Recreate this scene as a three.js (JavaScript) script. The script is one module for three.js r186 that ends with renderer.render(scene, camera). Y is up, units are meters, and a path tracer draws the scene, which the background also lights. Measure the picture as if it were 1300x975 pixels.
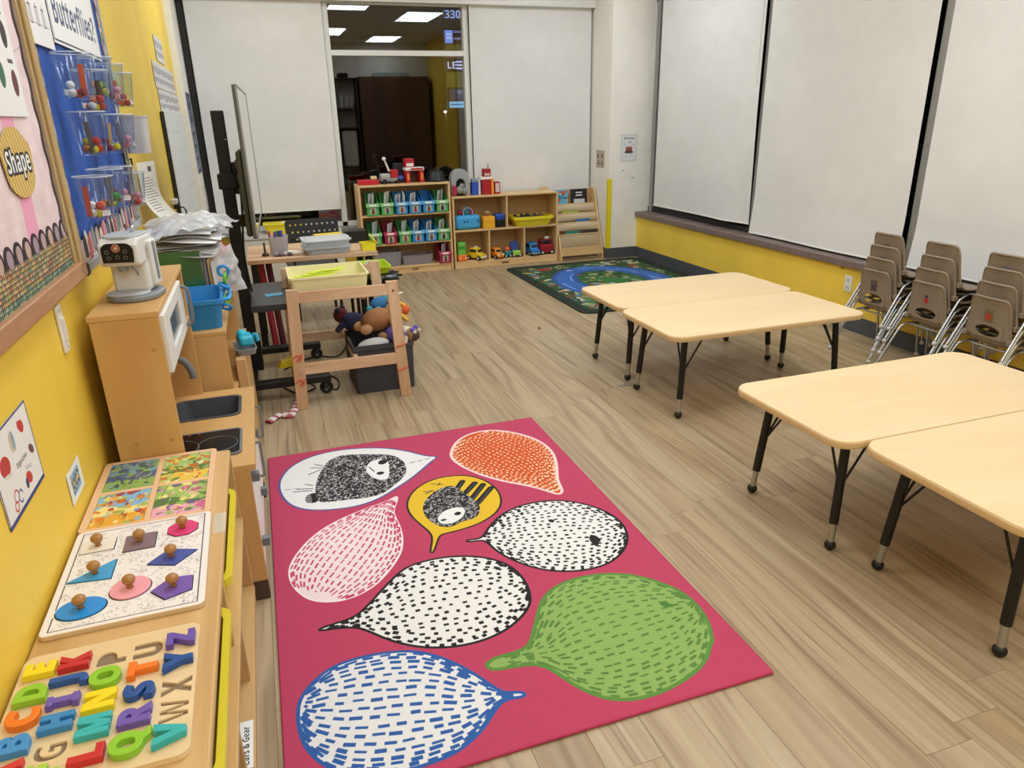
import * as THREE from 'three';
import { RoundedBoxGeometry } from 'three/addons/geometries/RoundedBoxGeometry.js';
import { mergeGeometries } from 'three/addons/utils/BufferGeometryUtils.js';
import { RectAreaLightUniformsLib } from 'three/addons/lights/RectAreaLightUniformsLib.js';
import { FontLoader } from 'three/addons/loaders/FontLoader.js';

// ---------------------------------------------------------------- camera, background, lights, exposure
const scene = new THREE.Scene();
scene.background = new THREE.Color(0x000000);            // night outside
const camera = new THREE.PerspectiveCamera(2 * Math.atan(487.5 / 905.66) * 180 / Math.PI, 1300 / 975, 0.05, 100);
{
  const yaw = 18.6, pitch = 20.48, roll = -1.2, d = Math.PI / 180;
  camera.position.set(0, 1.5, 0);
  camera.rotation.set(-pitch * d, -yaw * d, roll * d, 'YXZ');
}
const renderer = new THREE.WebGLRenderer({ antialias: true });
renderer.toneMapping = THREE.LinearToneMapping;
renderer.toneMappingExposure = 1.0;
renderer.shadowMap.enabled = true;
RectAreaLightUniformsLib.init();
const ROOM = { left: -0.535, right: 3.93, back: -7.72, rear: 2.0, top: 3.12 };
const PANELS = [[1.6, -3.75], [1.6, -0.23], [2.86, -2.53], [2.86, 1.0], [0.34, -2.53], [0.34, 1.0], [2.86, -6.05], [0.34, -6.05]];
const LAMP = { radiance: 11.2, color: new THREE.Color(0.865, 0.945, 1.0) };
for (const [x, z] of PANELS) {
  const l = new THREE.RectAreaLight(LAMP.color, LAMP.radiance, 0.58, 1.18);
  l.position.set(x, ROOM.top - 0.035, z); l.rotation.x = -Math.PI / 2; l.name = 'ceiling_panel_light';
  scene.add(l);
}

// ---------------------------------------------------------------- small library
let seed = 7;
const rnd = () => { seed = (seed * 1664525 + 1013904223) >>> 0; return seed / 4294967296; };
const rr = (a, b) => a + (b - a) * rnd();
const PI = Math.PI;
function hash(x, y, s) { let h = (x * 374761393 + y * 668265263 + s * 974634777) | 0; h = Math.imul(h ^ (h >>> 13), 1274126177); return ((h ^ (h >>> 16)) >>> 0) / 4294967296; }
function vn(x, y, s, px = 1e9, py = 1e9) {              // value noise that repeats after px, py cells
  const xi = Math.floor(x), yi = Math.floor(y), fx = x - xi, fy = y - yi, u = fx * fx * (3 - 2 * fx), v = fy * fy * (3 - 2 * fy);
  const m = (a, n) => ((a % n) + n) % n, x0 = m(xi, px), x1 = m(xi + 1, px), y0 = m(yi, py), y1 = m(yi + 1, py);
  const a = hash(x0, y0, s), b = hash(x1, y0, s), c = hash(x0, y1, s), d = hash(x1, y1, s);
  return a + (b - a) * u + (c - a) * v + (a - b - c + d) * u * v;
}
function dataTex(w, h, fn, srgb, mx = 1, my = 1) {       // fn(u, v) -> [r, g, b] 0..255; covers mx by my metres
  const a = new Uint8Array(w * h * 4);
  for (let j = 0; j < h; j++) for (let i = 0; i < w; i++) {
    const c = fn(i / w, j / h), k = 4 * (j * w + i);
    a[k] = c[0]; a[k + 1] = c[1]; a[k + 2] = c[2]; a[k + 3] = 255;
  }
  const t = new THREE.DataTexture(a, w, h); t.magFilter = THREE.LinearFilter; t.minFilter = THREE.LinearFilter;
  t.wrapS = t.wrapT = THREE.RepeatWrapping; t.repeat.set(1 / mx, 1 / my);
  if (srgb) t.colorSpace = THREE.SRGBColorSpace;
  t.needsUpdate = true; return t;
}
function canvasTex(w, h, draw) {
  const c = document.createElement('canvas'); c.width = w; c.height = h; const g = c.getContext('2d');
  g.lineCap = 'round'; g.lineJoin = 'round'; draw(g, w, h);
  const t = new THREE.CanvasTexture(c); t.colorSpace = THREE.SRGBColorSpace; return t;
}
const hex = (h) => [(h >> 16) & 255, (h >> 8) & 255, h & 255];
const mix = (a, b, t) => [a[0] + (b[0] - a[0]) * t, a[1] + (b[1] - a[1]) * t, a[2] + (b[2] - a[2]) * t];
function woodTex(light, dark, { w = 512, h = 256, mx = 1.2, my = 0.6, fine = 1, band = 1, s = 1 } = {}) {
  const L = hex(light), D = hex(dark), q = Math.max(1, Math.round(my / 0.6));
  return dataTex(w, h, (u, v) => {
    const warp = vn(u * 3, v * 4 * q, s, 3, 4 * q) * 0.22 + vn(u * 9, v * 10 * q, s + 1, 9, 10 * q) * 0.04;
    const b = vn(u * 2 + 5, (v + warp) * 10 * q, s + 2, 2, 10 * q), f = vn(u * 12, v * 120 * q, s + 3, 12, 120 * q), f2 = vn(u * 26, v * 64 * q, s + 4, 26, 64 * q);
    const t = Math.min(1, Math.max(0, band * (b * 0.75 - 0.1) + fine * ((f - 0.5) * 0.35 + (f2 - 0.5) * 0.25) + 0.2));
    return mix(L, D, t);
  }, true, mx, my);
}
const noiseBump = (n, s, mx) => dataTex(256, 256, (u, v) => { const k = 255 * (0.5 * vn(u * n, v * n, s, n, n) + 0.3 * vn(u * n * 2, v * n * 2, s + 1, n * 2, n * 2) + 0.2 * hash(Math.floor(u * 256), Math.floor(v * 256), s)); return [k, k, k]; }, false, mx, mx);
const C = (c) => new THREE.Color(c);
const std = (color, roughness = 0.6, o = {}) => new THREE.MeshStandardMaterial({ color, roughness, ...o });
const phys = (color, roughness = 0.6, o = {}) => new THREE.MeshPhysicalMaterial({ color, roughness, ...o });
const pal = {};
const plastic = (color, roughness = 0.38) => (pal[color + '_' + roughness] ||= std(color, roughness));

const names = {};
const numbered = (n) => { const k = (names[n] = (names[n] ?? -1) + 1); return k ? n + '_' + String(k).padStart(3, '0') : n; };
function shade(o) { o.traverse((m) => { if (m.isMesh) { m.castShadow = true; m.receiveShadow = true; } }); return o; }
function thing(name, label, category, pos = [0, 0, 0], turn = 0, group) {
  const o = new THREE.Group(); o.name = numbered(name); o.position.set(...pos); o.rotation.y = turn;
  o.userData = { label, category }; if (group) o.userData.group = group; scene.add(o); return o;
}
function add(parent, name, geo, mat, pos, rot) {
  const m = new THREE.Mesh(geo, mat); m.name = name; m.castShadow = m.receiveShadow = true;
  if (pos) m.position.set(...pos); if (rot) m.rotation.set(...rot); parent.add(m); return m;
}
function one(name, label, category, geo, mat, pos, rot, group) {
  const m = add(scene, numbered(name), geo, mat, pos, rot); m.userData = { label, category }; if (group) m.userData.group = group; return m;
}
function struct(name, geo, mat, pos, rot, parent = scene) {
  const m = geo ? add(parent, name, geo, mat, pos, rot) : new THREE.Group();
  if (!geo) { m.name = name; parent.add(m); } if (parent === scene) m.userData.kind = 'structure'; return m;
}
function copy(o, pos, turn, label, group) {
  const c = o.clone(); c.name = numbered(o.name.replace(/_\d{3}$/, '')); c.userData = { ...o.userData };
  if (pos) c.position.set(...pos); if (turn !== undefined) c.rotation.y = turn; if (label) c.userData.label = label; if (group) c.userData.group = group;
  scene.add(c); return c;
}
function metric(g, grain = 'x', off = [0, 0]) {          // uv in metres, u along the grain
  const p = g.attributes.position, n = g.attributes.normal, uv = new Float32Array(p.count * 2), gi = 'xyz'.indexOf(grain);
  for (let i = 0; i < p.count; i++) {
    const q = [p.getX(i), p.getY(i), p.getZ(i)], a = [Math.abs(n.getX(i)), Math.abs(n.getY(i)), Math.abs(n.getZ(i))];
    const k = a[0] >= a[1] && a[0] >= a[2] ? 0 : a[1] >= a[2] ? 1 : 2, o = [0, 1, 2].filter((j) => j !== k);
    if (o[0] === gi) { uv[2 * i] = q[o[0]]; uv[2 * i + 1] = q[o[1]]; } else if (o[1] === gi) { uv[2 * i] = q[o[1]]; uv[2 * i + 1] = q[o[0]]; } else { uv[2 * i] = q[o[0]] * 0.3; uv[2 * i + 1] = q[o[1]]; }
    uv[2 * i] += off[0]; uv[2 * i + 1] += off[1];
  }
  g.setAttribute('uv', new THREE.BufferAttribute(uv, 2)); return g;
}
// box from corner to corner, edges softened by r
function bx(x0, y0, z0, x1, y1, z1, r = 0.003, grain = 'x', off) {
  const w = x1 - x0, h = y1 - y0, d = z1 - z0, rad = Math.min(r, w / 2.01, h / 2.01, d / 2.01);
  const g = rad > 0 ? new RoundedBoxGeometry(w, h, d, 1, rad) : new THREE.BoxGeometry(w, h, d);
  g.translate((x0 + x1) / 2, (y0 + y1) / 2, (z0 + z1) / 2); return metric(g, grain, off);
}
const cb = (w, h, d, r, grain) => bx(-w / 2, -h / 2, -d / 2, w / 2, h / 2, d / 2, r, grain);
const flat = (gs) => mergeGeometries(gs.map((g) => { const q = g.index ? g.toNonIndexed() : g.clone(); for (const k of Object.keys(q.attributes)) if (!['position', 'normal', 'uv'].includes(k)) q.deleteAttribute(k); return q; }));
const v3 = (a) => new THREE.Vector3(...a);
function rod(a, b, r0, r1 = r0, seg = 10) {
  const A = v3(a), B = v3(b), d = B.clone().sub(A), g = new THREE.CylinderGeometry(r1, r0, d.length(), seg);
  g.applyQuaternion(new THREE.Quaternion().setFromUnitVectors(new THREE.Vector3(0, 1, 0), d.clone().normalize()));
  const m = A.add(B).multiplyScalar(0.5); return g.translate(m.x, m.y, m.z);
}
const tube = (pts, r, n = 24, seg = 8, closed = false, tension = 0.5) => new THREE.TubeGeometry(new THREE.CatmullRomCurve3(pts.map(v3), closed, 'catmullrom', tension), n, r, seg, closed);
const lathe = (pts, seg = 24) => new THREE.LatheGeometry(pts.map((p) => new THREE.Vector2(...p)), seg);
const ball = (r, x = 0, y = 0, z = 0, s = [1, 1, 1], n = 14) => new THREE.SphereGeometry(r, n, Math.max(6, n - 4)).scale(...s).translate(x, y, z);
function poly(pts, curve) {                               // flat list or pairs -> Shape
  const p = Array.isArray(pts[0]) ? pts : pts.reduce((a, _, i) => (i % 2 ? a : [...a, [pts[i], pts[i + 1]]]), []);
  return new THREE.Shape(curve ? new THREE.CatmullRomCurve3(p.map(([x, y]) => new THREE.Vector3(x, y, 0)), true).getPoints(p.length * 5).slice(0, -1).map((q) => new THREE.Vector2(q.x, q.y)) : p.map((q) => new THREE.Vector2(...q)));
}
function roundRect(w, h, r) {
  const s = new THREE.Shape(), x = -w / 2, y = -h / 2;
  s.moveTo(x + r, y); s.lineTo(x + w - r, y); s.absarc(x + w - r, y + r, r, -PI / 2, 0); s.lineTo(x + w, y + h - r); s.absarc(x + w - r, y + h - r, r, 0, PI / 2);
  s.lineTo(x + r, y + h); s.absarc(x + r, y + h - r, r, PI / 2, PI); s.lineTo(x, y + r); s.absarc(x + r, y + r, r, PI, PI * 1.5); return s;
}
function ext(shape, depth, bevel = 0, seg = 8) {
  return new THREE.ExtrudeGeometry(shape, { depth: depth - 2 * bevel, bevelEnabled: bevel > 0, bevelSize: bevel, bevelThickness: bevel, bevelOffset: -bevel, bevelSegments: 2, curveSegments: seg }).translate(0, 0, bevel);
}
const lie = (g) => g.rotateX(-PI / 2);                    // drawn in x, y (up = away) -> laid on the ground, thickness up
// moves a closed outline outward by d (inward when d is negative)
function grow(pts, d) {
  let p = pts.filter((q, i) => { const r = pts[(i + 1) % pts.length]; return Math.hypot(q.x - r.x, q.y - r.y) > 1e-5; });
  const s = THREE.ShapeUtils.area(p) > 0 ? 1 : -1, n = p.length;
  return p.map((q, i) => {
    const a = p[(i + n - 1) % n], b = p[(i + 1) % n], u = [q.x - a.x, q.y - a.y], v = [b.x - q.x, b.y - q.y], lu = Math.hypot(...u), lv = Math.hypot(...v);
    const n1 = [u[1] / lu, -u[0] / lu], n2 = [v[1] / lv, -v[0] / lv], k = Math.max(0.45, 1 + n1[0] * n2[0] + n1[1] * n2[1]);
    return new THREE.Vector2(q.x + s * d * (n1[0] + n2[0]) / k, q.y + s * d * (n1[1] + n2[1]) / k);
  });
}
// a thin sheet w by h (own axes: x across, y up, facing +z) with uv 0..1
function sheet(w, h, nx = 1, ny = 1, bend) {
  const g = new THREE.BoxGeometry(w, h, 0.0012, nx, ny, 1);
  if (bend) { const p = g.attributes.position; for (let i = 0; i < p.count; i++) p.setZ(i, p.getZ(i) + bend(p.getX(i), p.getY(i))); g.computeVertexNormals(); }
  return g;
}
// a tapered open bin standing on y = 0: outer size at the rim w by d, at the foot k times that
function binGeo(w, h, d, k = 0.82, wall = 0.004, rim = 0.012, rad = 0.02) {
  const ring = (ww, dd, y, r0) => { const r = Math.min(r0, ww / 2.1, dd / 2.1), o = []; for (let q = 0; q < 4; q++) for (let k = 0; k <= 3; k++) { const a = (q + k / 3) * PI / 2, sx = q === 0 || q === 3 ? 1 : -1, sz = q < 2 ? 1 : -1; o.push([sx * (ww / 2 - r) + r * Math.cos(a), y, sz * (dd / 2 - r) + r * Math.sin(a)]); } return o; };
  const rings = [ring(w * k, d * k, 0, rad), ring(w, d, h - rim, rad), ring(w + rim, d + rim, h - rim, rad), ring(w + rim, d + rim, h, rad), ring(w - 2 * wall, d - 2 * wall, h, rad), ring(w * k - 2 * wall, d * k - 2 * wall, wall, rad)];
  const n = rings[0].length, pos = [], idx = [];
  const quad = (a, b, c, d2) => { const s = pos.length / 3; pos.push(...a, ...b, ...c, ...d2); idx.push(s, s + 2, s + 1, s, s + 3, s + 2); };
  for (let r = 0; r + 1 < rings.length; r++) for (let i = 0; i < n; i++) { const j = (i + 1) % n; quad(rings[r][i], rings[r][j], rings[r + 1][j], rings[r + 1][i]); }
  const cap = (R, up) => { for (let i = 1; i + 1 < n; i++) { const s = pos.length / 3; pos.push(...R[0], ...R[i], ...R[i + 1]); if (up) idx.push(s, s + 2, s + 1); else idx.push(s, s + 1, s + 2); } };
  cap(rings[0], false); cap(rings[5], true);
  const g = new THREE.BufferGeometry(); g.setAttribute('position', new THREE.Float32BufferAttribute(pos, 3)); g.setIndex(idx); g.computeVertexNormals();
  return metric(g);
}
// ---------------------------------------------------------------- materials of the room
const paintBump = noiseBump(24, 11, 0.5);
const mottled = (c, amp, s, m = 1.5) => { const L = hex(c); return dataTex(256, 256, (u, v) => { const k = 1 + amp * (vn(u * 5, v * 5, s, 5, 5) - 0.5 + 0.6 * (vn(u * 17, v * 17, s + 1, 17, 17) - 0.5) + 0.3 * (hash(Math.floor(u * 256), Math.floor(v * 256), s) - 0.5)); return L.map((x) => Math.min(255, x * k)); }, true, m, m); };
const M = {
  yellow: std(0xffffff, 0.5, { map: mottled(0xf4cf4c, 0.04, 21), bumpMap: paintBump, bumpScale: 0.0008 }),
  white: std(0xffffff, 0.6, { map: mottled(0xefebe3, 0.03, 31), bumpMap: paintBump, bumpScale: 0.0008 }),
  ceiling: std(0xe9e8e4, 0.9), trimWhite: std(0xe4e3df, 0.45), alu: std(0xc9c9c8, 0.35, { metalness: 0.6 }), aluDull: std(0x9b9b99, 0.45, { metalness: 0.4 }),
  base: std(0x4c5058, 0.5), sill: std(0xffffff, 0.5, { map: mottled(0x786762, 0.15, 41, 0.6) }), black: std(0x0a0a0b, 0.5), blackGloss: std(0x0d0d0e, 0.22), dark: std(0x262629, 0.6),
  chrome: std(0xd5d5d6, 0.2, { metalness: 1 }), steel: std(0xb9b7b2, 0.35, { metalness: 0.9 }), grey: std(0x6f7377, 0.45), paper: std(0xf1efec, 0.75), brownCab: std(0x8a6a4c, 0.5),
};
M.glass = phys(0xffffff, 0.0, { transmission: 1, thickness: 0, ior: 1.62 });
M.clear = phys(0xf4f8fb, 0.06, { transmission: 1, thickness: 0, ior: 1.45 });
const mapleTex = woodTex(0xe6c594, 0xd2a76f, { fine: 0.45, band: 0.7, s: 3 }), mapleTex2 = woodTex(0xd8b37c, 0xbd9159, { fine: 0.5, band: 0.9, s: 5 });
M.maple = std(0xffffff, 0.45, { map: mapleTex }); M.ply = std(0xffffff, 0.5, { map: mapleTex2 });
M.pine = std(0xffffff, 0.55, { map: woodTex(0xe2c3a2, 0xc09470, { fine: 0.6, band: 1.1, s: 8 }) });
M.kitchen = std(0xffffff, 0.42, { map: woodTex(0xd9ae72, 0xc08e50, { fine: 0.3, band: 0.9, s: 12 }) });
M.puzzleWood = std(0xffffff, 0.5, { map: woodTex(0xecd3a8, 0xdcb989, { fine: 0.4, band: 0.5, s: 15 }) });

// ---------------------------------------------------------------- floor of vinyl planks
{
  const floor = struct('floor');
  add(floor, 'subfloor', bx(-0.8, -0.14, -8.0, 4.5, -0.004, 2.3, 0), std(0x3a2c20, 0.9));
  const A = hex(0xb09a7b), B = hex(0x91795d), K = hex(0xbfab8d), planks = [];
  for (let k = 0; k < 3; k++) {
    const t = dataTex(1024, 512, (u, v) => {
      const warp = vn(u * 3, v * 5, 50 + k, 3, 5) * 0.3 + vn(u * 8, v * 12, 60 + k, 8, 12) * 0.07;
      const band = vn(u * 2, (v + warp) * 16, 70 + k, 2, 16), streak = vn(u * 6, (v + 0.3 * warp) * 70, 80 + k, 6, 70), fine = vn(u * 40, v * 256, 90 + k, 40, 256);
      let c = mix(A, B, Math.max(0, Math.min(1, 1.5 * band - 0.45)) * 0.75); c = mix(c, K, Math.max(0, streak - 0.45) * 0.9);
      const dk = Math.max(0, streak < 0.3 ? (0.3 - streak) * 1.6 : 0) + (fine - 0.5) * 0.16;
      return mix(c, hex(0x6a553f), Math.max(0, dk)).map((x) => x * (1 + 0.05 * (fine - 0.5)));
    }, true, 2.4, 0.72);
    const rough = dataTex(256, 128, (u, v) => { const r = 255 * (0.34 + 0.16 * vn(u * 6, v * 60, 95 + k, 6, 60)); return [r, r, r]; }, false, 2.4, 0.72);
    for (const tint of [0xffffff, 0xfaf7f2]) planks.push(std(tint, 1, { map: t, roughnessMap: rough }));
  }
  const W = 0.152, Lg = 1.22; let n = 0;
  for (let i = 0, x = -0.6; x < 4.0; x += W, i++) {
    let z = -7.95 - rr(0, Lg);
    while (z < 0.3) {
      const z0 = Math.max(z, -7.95), z1 = Math.min(z + Lg, 0.3);
      if (z1 - z0 > 0.02) add(floor, 'plank' + (n ? '_' + String(n).padStart(3, '0') : ''), bx(x + 0.0004, -0.004, z0 + 0.0004, x + W - 0.0004, 0, z1 - 0.0004, 0.0005, 'z', [rr(0, 2.4), rr(0, 0.7)]), planks[Math.floor(rr(0, 5.99))]), n++;
      z += Lg;
    }
  }
  add(floor, 'floor_behind', bx(-0.6, -0.004, 0.3, 4.1, 0, 2.1, 0, 'z'), planks[0]);
}
// ---------------------------------------------------------------- walls
const T = 0.14;
{
  const R = ROOM; struct('wall_left', bx(R.left - T, 0, -6.92, R.left, R.top, R.rear + T, 0), M.yellow);
  struct('wall_return', bx(R.left - T, 0, R.back - T, R.left + 0.04, R.top, -6.92, 0.004), M.white);
  struct('wall_rear', bx(R.left - T, 0, R.rear, 4.2, R.top, R.rear + T, 0), M.white);
  struct('ceiling', bx(R.left - T, R.top, R.back - 0.3, 4.4, R.top + 0.12, R.rear + T, 0), M.ceiling);
  // back wall: apron under the window sill, header above
  const wb = struct('wall_back', bx(R.left, 0, R.back - T, 3.575, 0.44, R.back, 0), M.yellow);
  add(wb, 'header', bx(R.left, 2.6, R.back - T, 3.575, R.top, R.back, 0), M.white);
  // right wall: apron, header
  const wr = struct('wall_right', bx(R.right, 0, -7.2, R.right + T, 0.45, R.rear + T, 0), M.yellow);
  add(wr, 'header', bx(4.06, 2.62, -7.2, 4.2, R.top, 0.2, 0), M.white);
  add(wr, 'pier', bx(4.0, 0.45, -0.4, 4.2, R.top, R.rear + T, 0), M.yellow);
  // column in the corner
  const col = struct('wall_column', bx(3.575, 0, R.back - T, 4.4, R.top, -7.2, 0.006), M.white);
  add(col, 'yellow_corner_strip', bx(3.568, 0.1, -7.24, 3.612, 0.86, -7.194, 0.003), std(0xe8d21a, 0.45));
  // baseboards
  struct('baseboard_right', bx(R.right - 0.008, 0, -7.2, R.right, 0.115, R.rear, 0.002), M.base);
  const bc = struct('baseboard_column', bx(3.567, 0, -7.208, 3.93, 0.115, -7.2, 0.002).translate(0, 0, 0.008), M.base); add(bc, 'side_board', bx(3.567, 0, R.back + 0.008, 3.575, 0.115, -7.2, 0.002), M.base);
  struct('baseboard_left', bx(R.left, 0, R.back, R.left + 0.008, 0.115, R.rear, 0.002), M.base);
  struct('baseboard_back', bx(R.left, 0, R.back, 3.567, 0.1, R.back + 0.008, 0.002), M.base);
  // sills
  struct('trim_1', bx(R.right - 0.03, 0.447, -7.2, 4.1, 0.498, -0.4, 0.006), M.sill);
  struct('trim_2', bx(R.left, 0.44, R.back - T, 3.575, 0.475, R.back + 0.07, 0.004), M.aluDull);
  struct('trim_3', bx(R.left - 0.01, 0.2, -6.93, R.left + 0.05, R.top, -6.9, 0.003), M.trimWhite);
}
// ---------------------------------------------------------------- windows (night behind the panes)
{
  const zb = ROOM.back - 0.02, w1 = struct('window_1');
  const bar = (g, m = M.trimWhite) => add(w1, 'frame_bar', g, m);
  for (const x of [ROOM.left + 0.07, 0.80, 2.18, 3.545]) bar(bx(x - 0.028, 0.475, zb - 0.05, x + 0.028, 2.6, zb + 0.03, 0.003), x < 0 ? M.black : M.trimWhite);  // corner bar coloured black to stand for the dark gap beside the blind
  bar(bx(0.828, 2.095, zb - 0.04, 2.152, 2.145, zb + 0.025, 0.003)); bar(bx(ROOM.left, 0.475, zb - 0.05, 3.575, 0.52, zb + 0.03, 0.003)); bar(bx(ROOM.left, 2.545, zb - 0.05, 3.575, 2.6, zb + 0.02, 0.003));
  for (const [x0, x1, y0, y1] of [[ROOM.left + 0.098, 0.772, 0.52, 2.545], [0.828, 2.152, 0.52, 2.095], [0.828, 2.152, 2.145, 2.545], [2.208, 3.517, 0.52, 2.545]])
    add(w1, 'pane', bx(x0, y0, zb - 0.012, x1, y1, zb - 0.011, 0), M.glass);
  add(w1, 'blind_fascia', bx(ROOM.left, 2.555, zb + 0.035, 3.575, 2.66, zb + 0.13, 0.006), M.trimWhite);
  const w2 = struct('window_2');
  for (const z of [-7.14, -5.35, -3.665, -1.98, -0.45]) add(w2, 'frame_bar', bx(4.055, 0.498, z - 0.03, 4.12, 2.62, z + 0.03, 0.003), M.aluDull);
  for (const y of [0.498, 2.57]) add(w2, 'frame_bar', bx(4.06, y, -7.2, 4.12, y + 0.05, -0.4, 0.003), M.dark);
  for (const [a, b] of [[-7.11, -5.38], [-5.32, -3.695], [-3.635, -2.01], [-1.95, -0.48]]) add(w2, 'pane', bx(4.085, 0.548, a, 4.086, 2.57, b, 0), M.glass);
}
// ---------------------------------------------------------------- roller blinds
{
  const weave = dataTex(64, 64, (u, v) => { const k = 128 + 60 * Math.sin(u * 64 * PI / 2) * Math.sin(v * 64 * PI / 2) + 30 * (hash(Math.floor(u * 64), Math.floor(v * 64), 3) - 0.5); return [k, k, k]; }, false, 0.06, 0.06);
  const fab = std(0xffffff, 0.85, { map: mottled(0xe3e1e0, 0.03, 51, 1.2), bumpMap: weave, bumpScale: 0.0003 }), hemMat = std(0xe3e1de, 0.5);
  // own axes: x across, y up from the hem, facing +z; bend(x, t) with t = 0 at the hem
  const blind = (label, w, h, pos, turn, bend, hemTilt = 0) => {
    const t = thing('roller_blind', label, 'blind', pos, turn, 'roller blinds over the windows');
    const g = new THREE.BoxGeometry(w, h, 0.002, 24, 40, 1); g.translate(0, h / 2, 0);
    const p = g.attributes.position; for (let i = 0; i < p.count; i++) { const x = p.getX(i), y = p.getY(i); p.setZ(i, p.getZ(i) + bend(x / w, y / h)); p.setY(i, y + hemTilt * x * (1 - y / h)); }
    g.computeVertexNormals(); add(t, 'fabric', metric(g, 'y'), fab);
    const n = 24, pts = []; for (let i = 0; i <= n; i++) { const x = (i / n - 0.5) * w; pts.push([x, 0.004 + hemTilt * x, bend(x / w, 0)]); }
    add(t, 'hem_bar', tube(pts, 0.007, 30, 6), hemMat);
    add(t, 'roller', rod([-w / 2, h, 0.0], [w / 2, h, 0.0], 0.028, 0.028, 14), hemMat);
    return t;
  };
  const z1 = ROOM.back + 0.045;
  blind('pale grey roller blind left of the dark window, behind the television', 1.195, 1.93, [0.172, 0.655, z1], 0, (x, t) => 0.012 * Math.max(0, 0.35 - t) * Math.sin(x * 5 + 1) + 0.02 * Math.exp(-((x - 0.46) ** 2) / 0.006) * Math.exp(-((t - 0.06) ** 2) / 0.004), 0.0);
  blind('pale grey roller blind between the dark window and the white column', 1.345, 2.06, [2.88, 0.52, z1], 0, (x, t) => 0.006 * Math.sin(x * 4) * (1 - t));
  const zx = 4.03, tr = -PI / 2;
  // on the right wall own x runs along +z... facing -x
  blind('creased roller blind with dark gap below, next to the white column', 1.64, 2.04, [zx, 0.572, -6.2], tr, (x, t) => { const k = Math.max(0, 0.45 - t); return 0.05 * k * Math.exp(-((x - 0.30) ** 2) / 0.018) - 0.05 * k * Math.exp(-((x - 0.47) ** 2) / 0.012) + 0.006 * Math.sin(x * 6); });
  blind('wide roller blind touching the sill, between two grey window posts', 1.6, 2.09, [zx, 0.512, -4.51], tr, (x, t) => { const k = Math.max(0, 0.14 - t); return 0.16 * k + 0.05 * k * Math.sin(x * 9 + 1) + 0.004 * Math.sin(x * 5); });
  blind('roller blind above the stacked chairs, beyond the last grey post', 1.6, 2.09, [zx, 0.512, -2.82], tr, (x, t) => { const k = Math.max(0, 0.12 - t); return 0.18 * k + 0.04 * k * Math.sin(x * 8) + 0.004 * Math.sin(x * 4); });
  blind('roller blind over the window nearest the rear wall', 1.42, 2.09, [zx, 0.512, -1.21], tr, (x, t) => 0.1 * Math.max(0, 0.1 - t));
  for (const [z, y0] of [[-7.1, 1.2], [-5.38, 1.75]]) one('blind_chain', z < -6 ? 'thin bead chain hanging beside the column blind' : 'thin bead chain hanging between two right blinds', 'chain', tube([[4.0, 2.55, z], [3.995, 1.9, z], [3.995, y0, z], [3.985, y0 - 0.03, z + 0.012], [3.98, y0, z + 0.02], [3.985, 1.9, z + 0.02], [3.99, 2.55, z + 0.02]], 0.0022, 60, 5), M.trimWhite);
}
// ---------------------------------------------------------------- ceiling light panels
{
  const glow = new THREE.MeshStandardMaterial({ color: 0xffffff, emissive: LAMP.color, emissiveIntensity: 1.2, roughness: 0.6 });
  for (const [x, z] of PANELS) {
    const t = thing('ceiling_light', 'white rectangular ceiling light panel set in the ceiling', 'light', [x, ROOM.top, z], 0, 'ceiling light panels');
    add(t, 'light_diffuser', bx(-0.29, -0.022, -0.59, 0.29, -0.012, 0.59, 0), glow);
    for (const s of [-1, 1]) { add(t, 'frame_side', bx(s * 0.3 - 0.012, -0.026, -0.61, s * 0.3 + 0.012, 0, 0.61, 0.002), M.trimWhite); add(t, 'frame_end', bx(-0.3, -0.026, s * 0.6 - 0.012, 0.3, 0, s * 0.6 + 0.012, 0.002), M.trimWhite); }
  }
}
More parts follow.
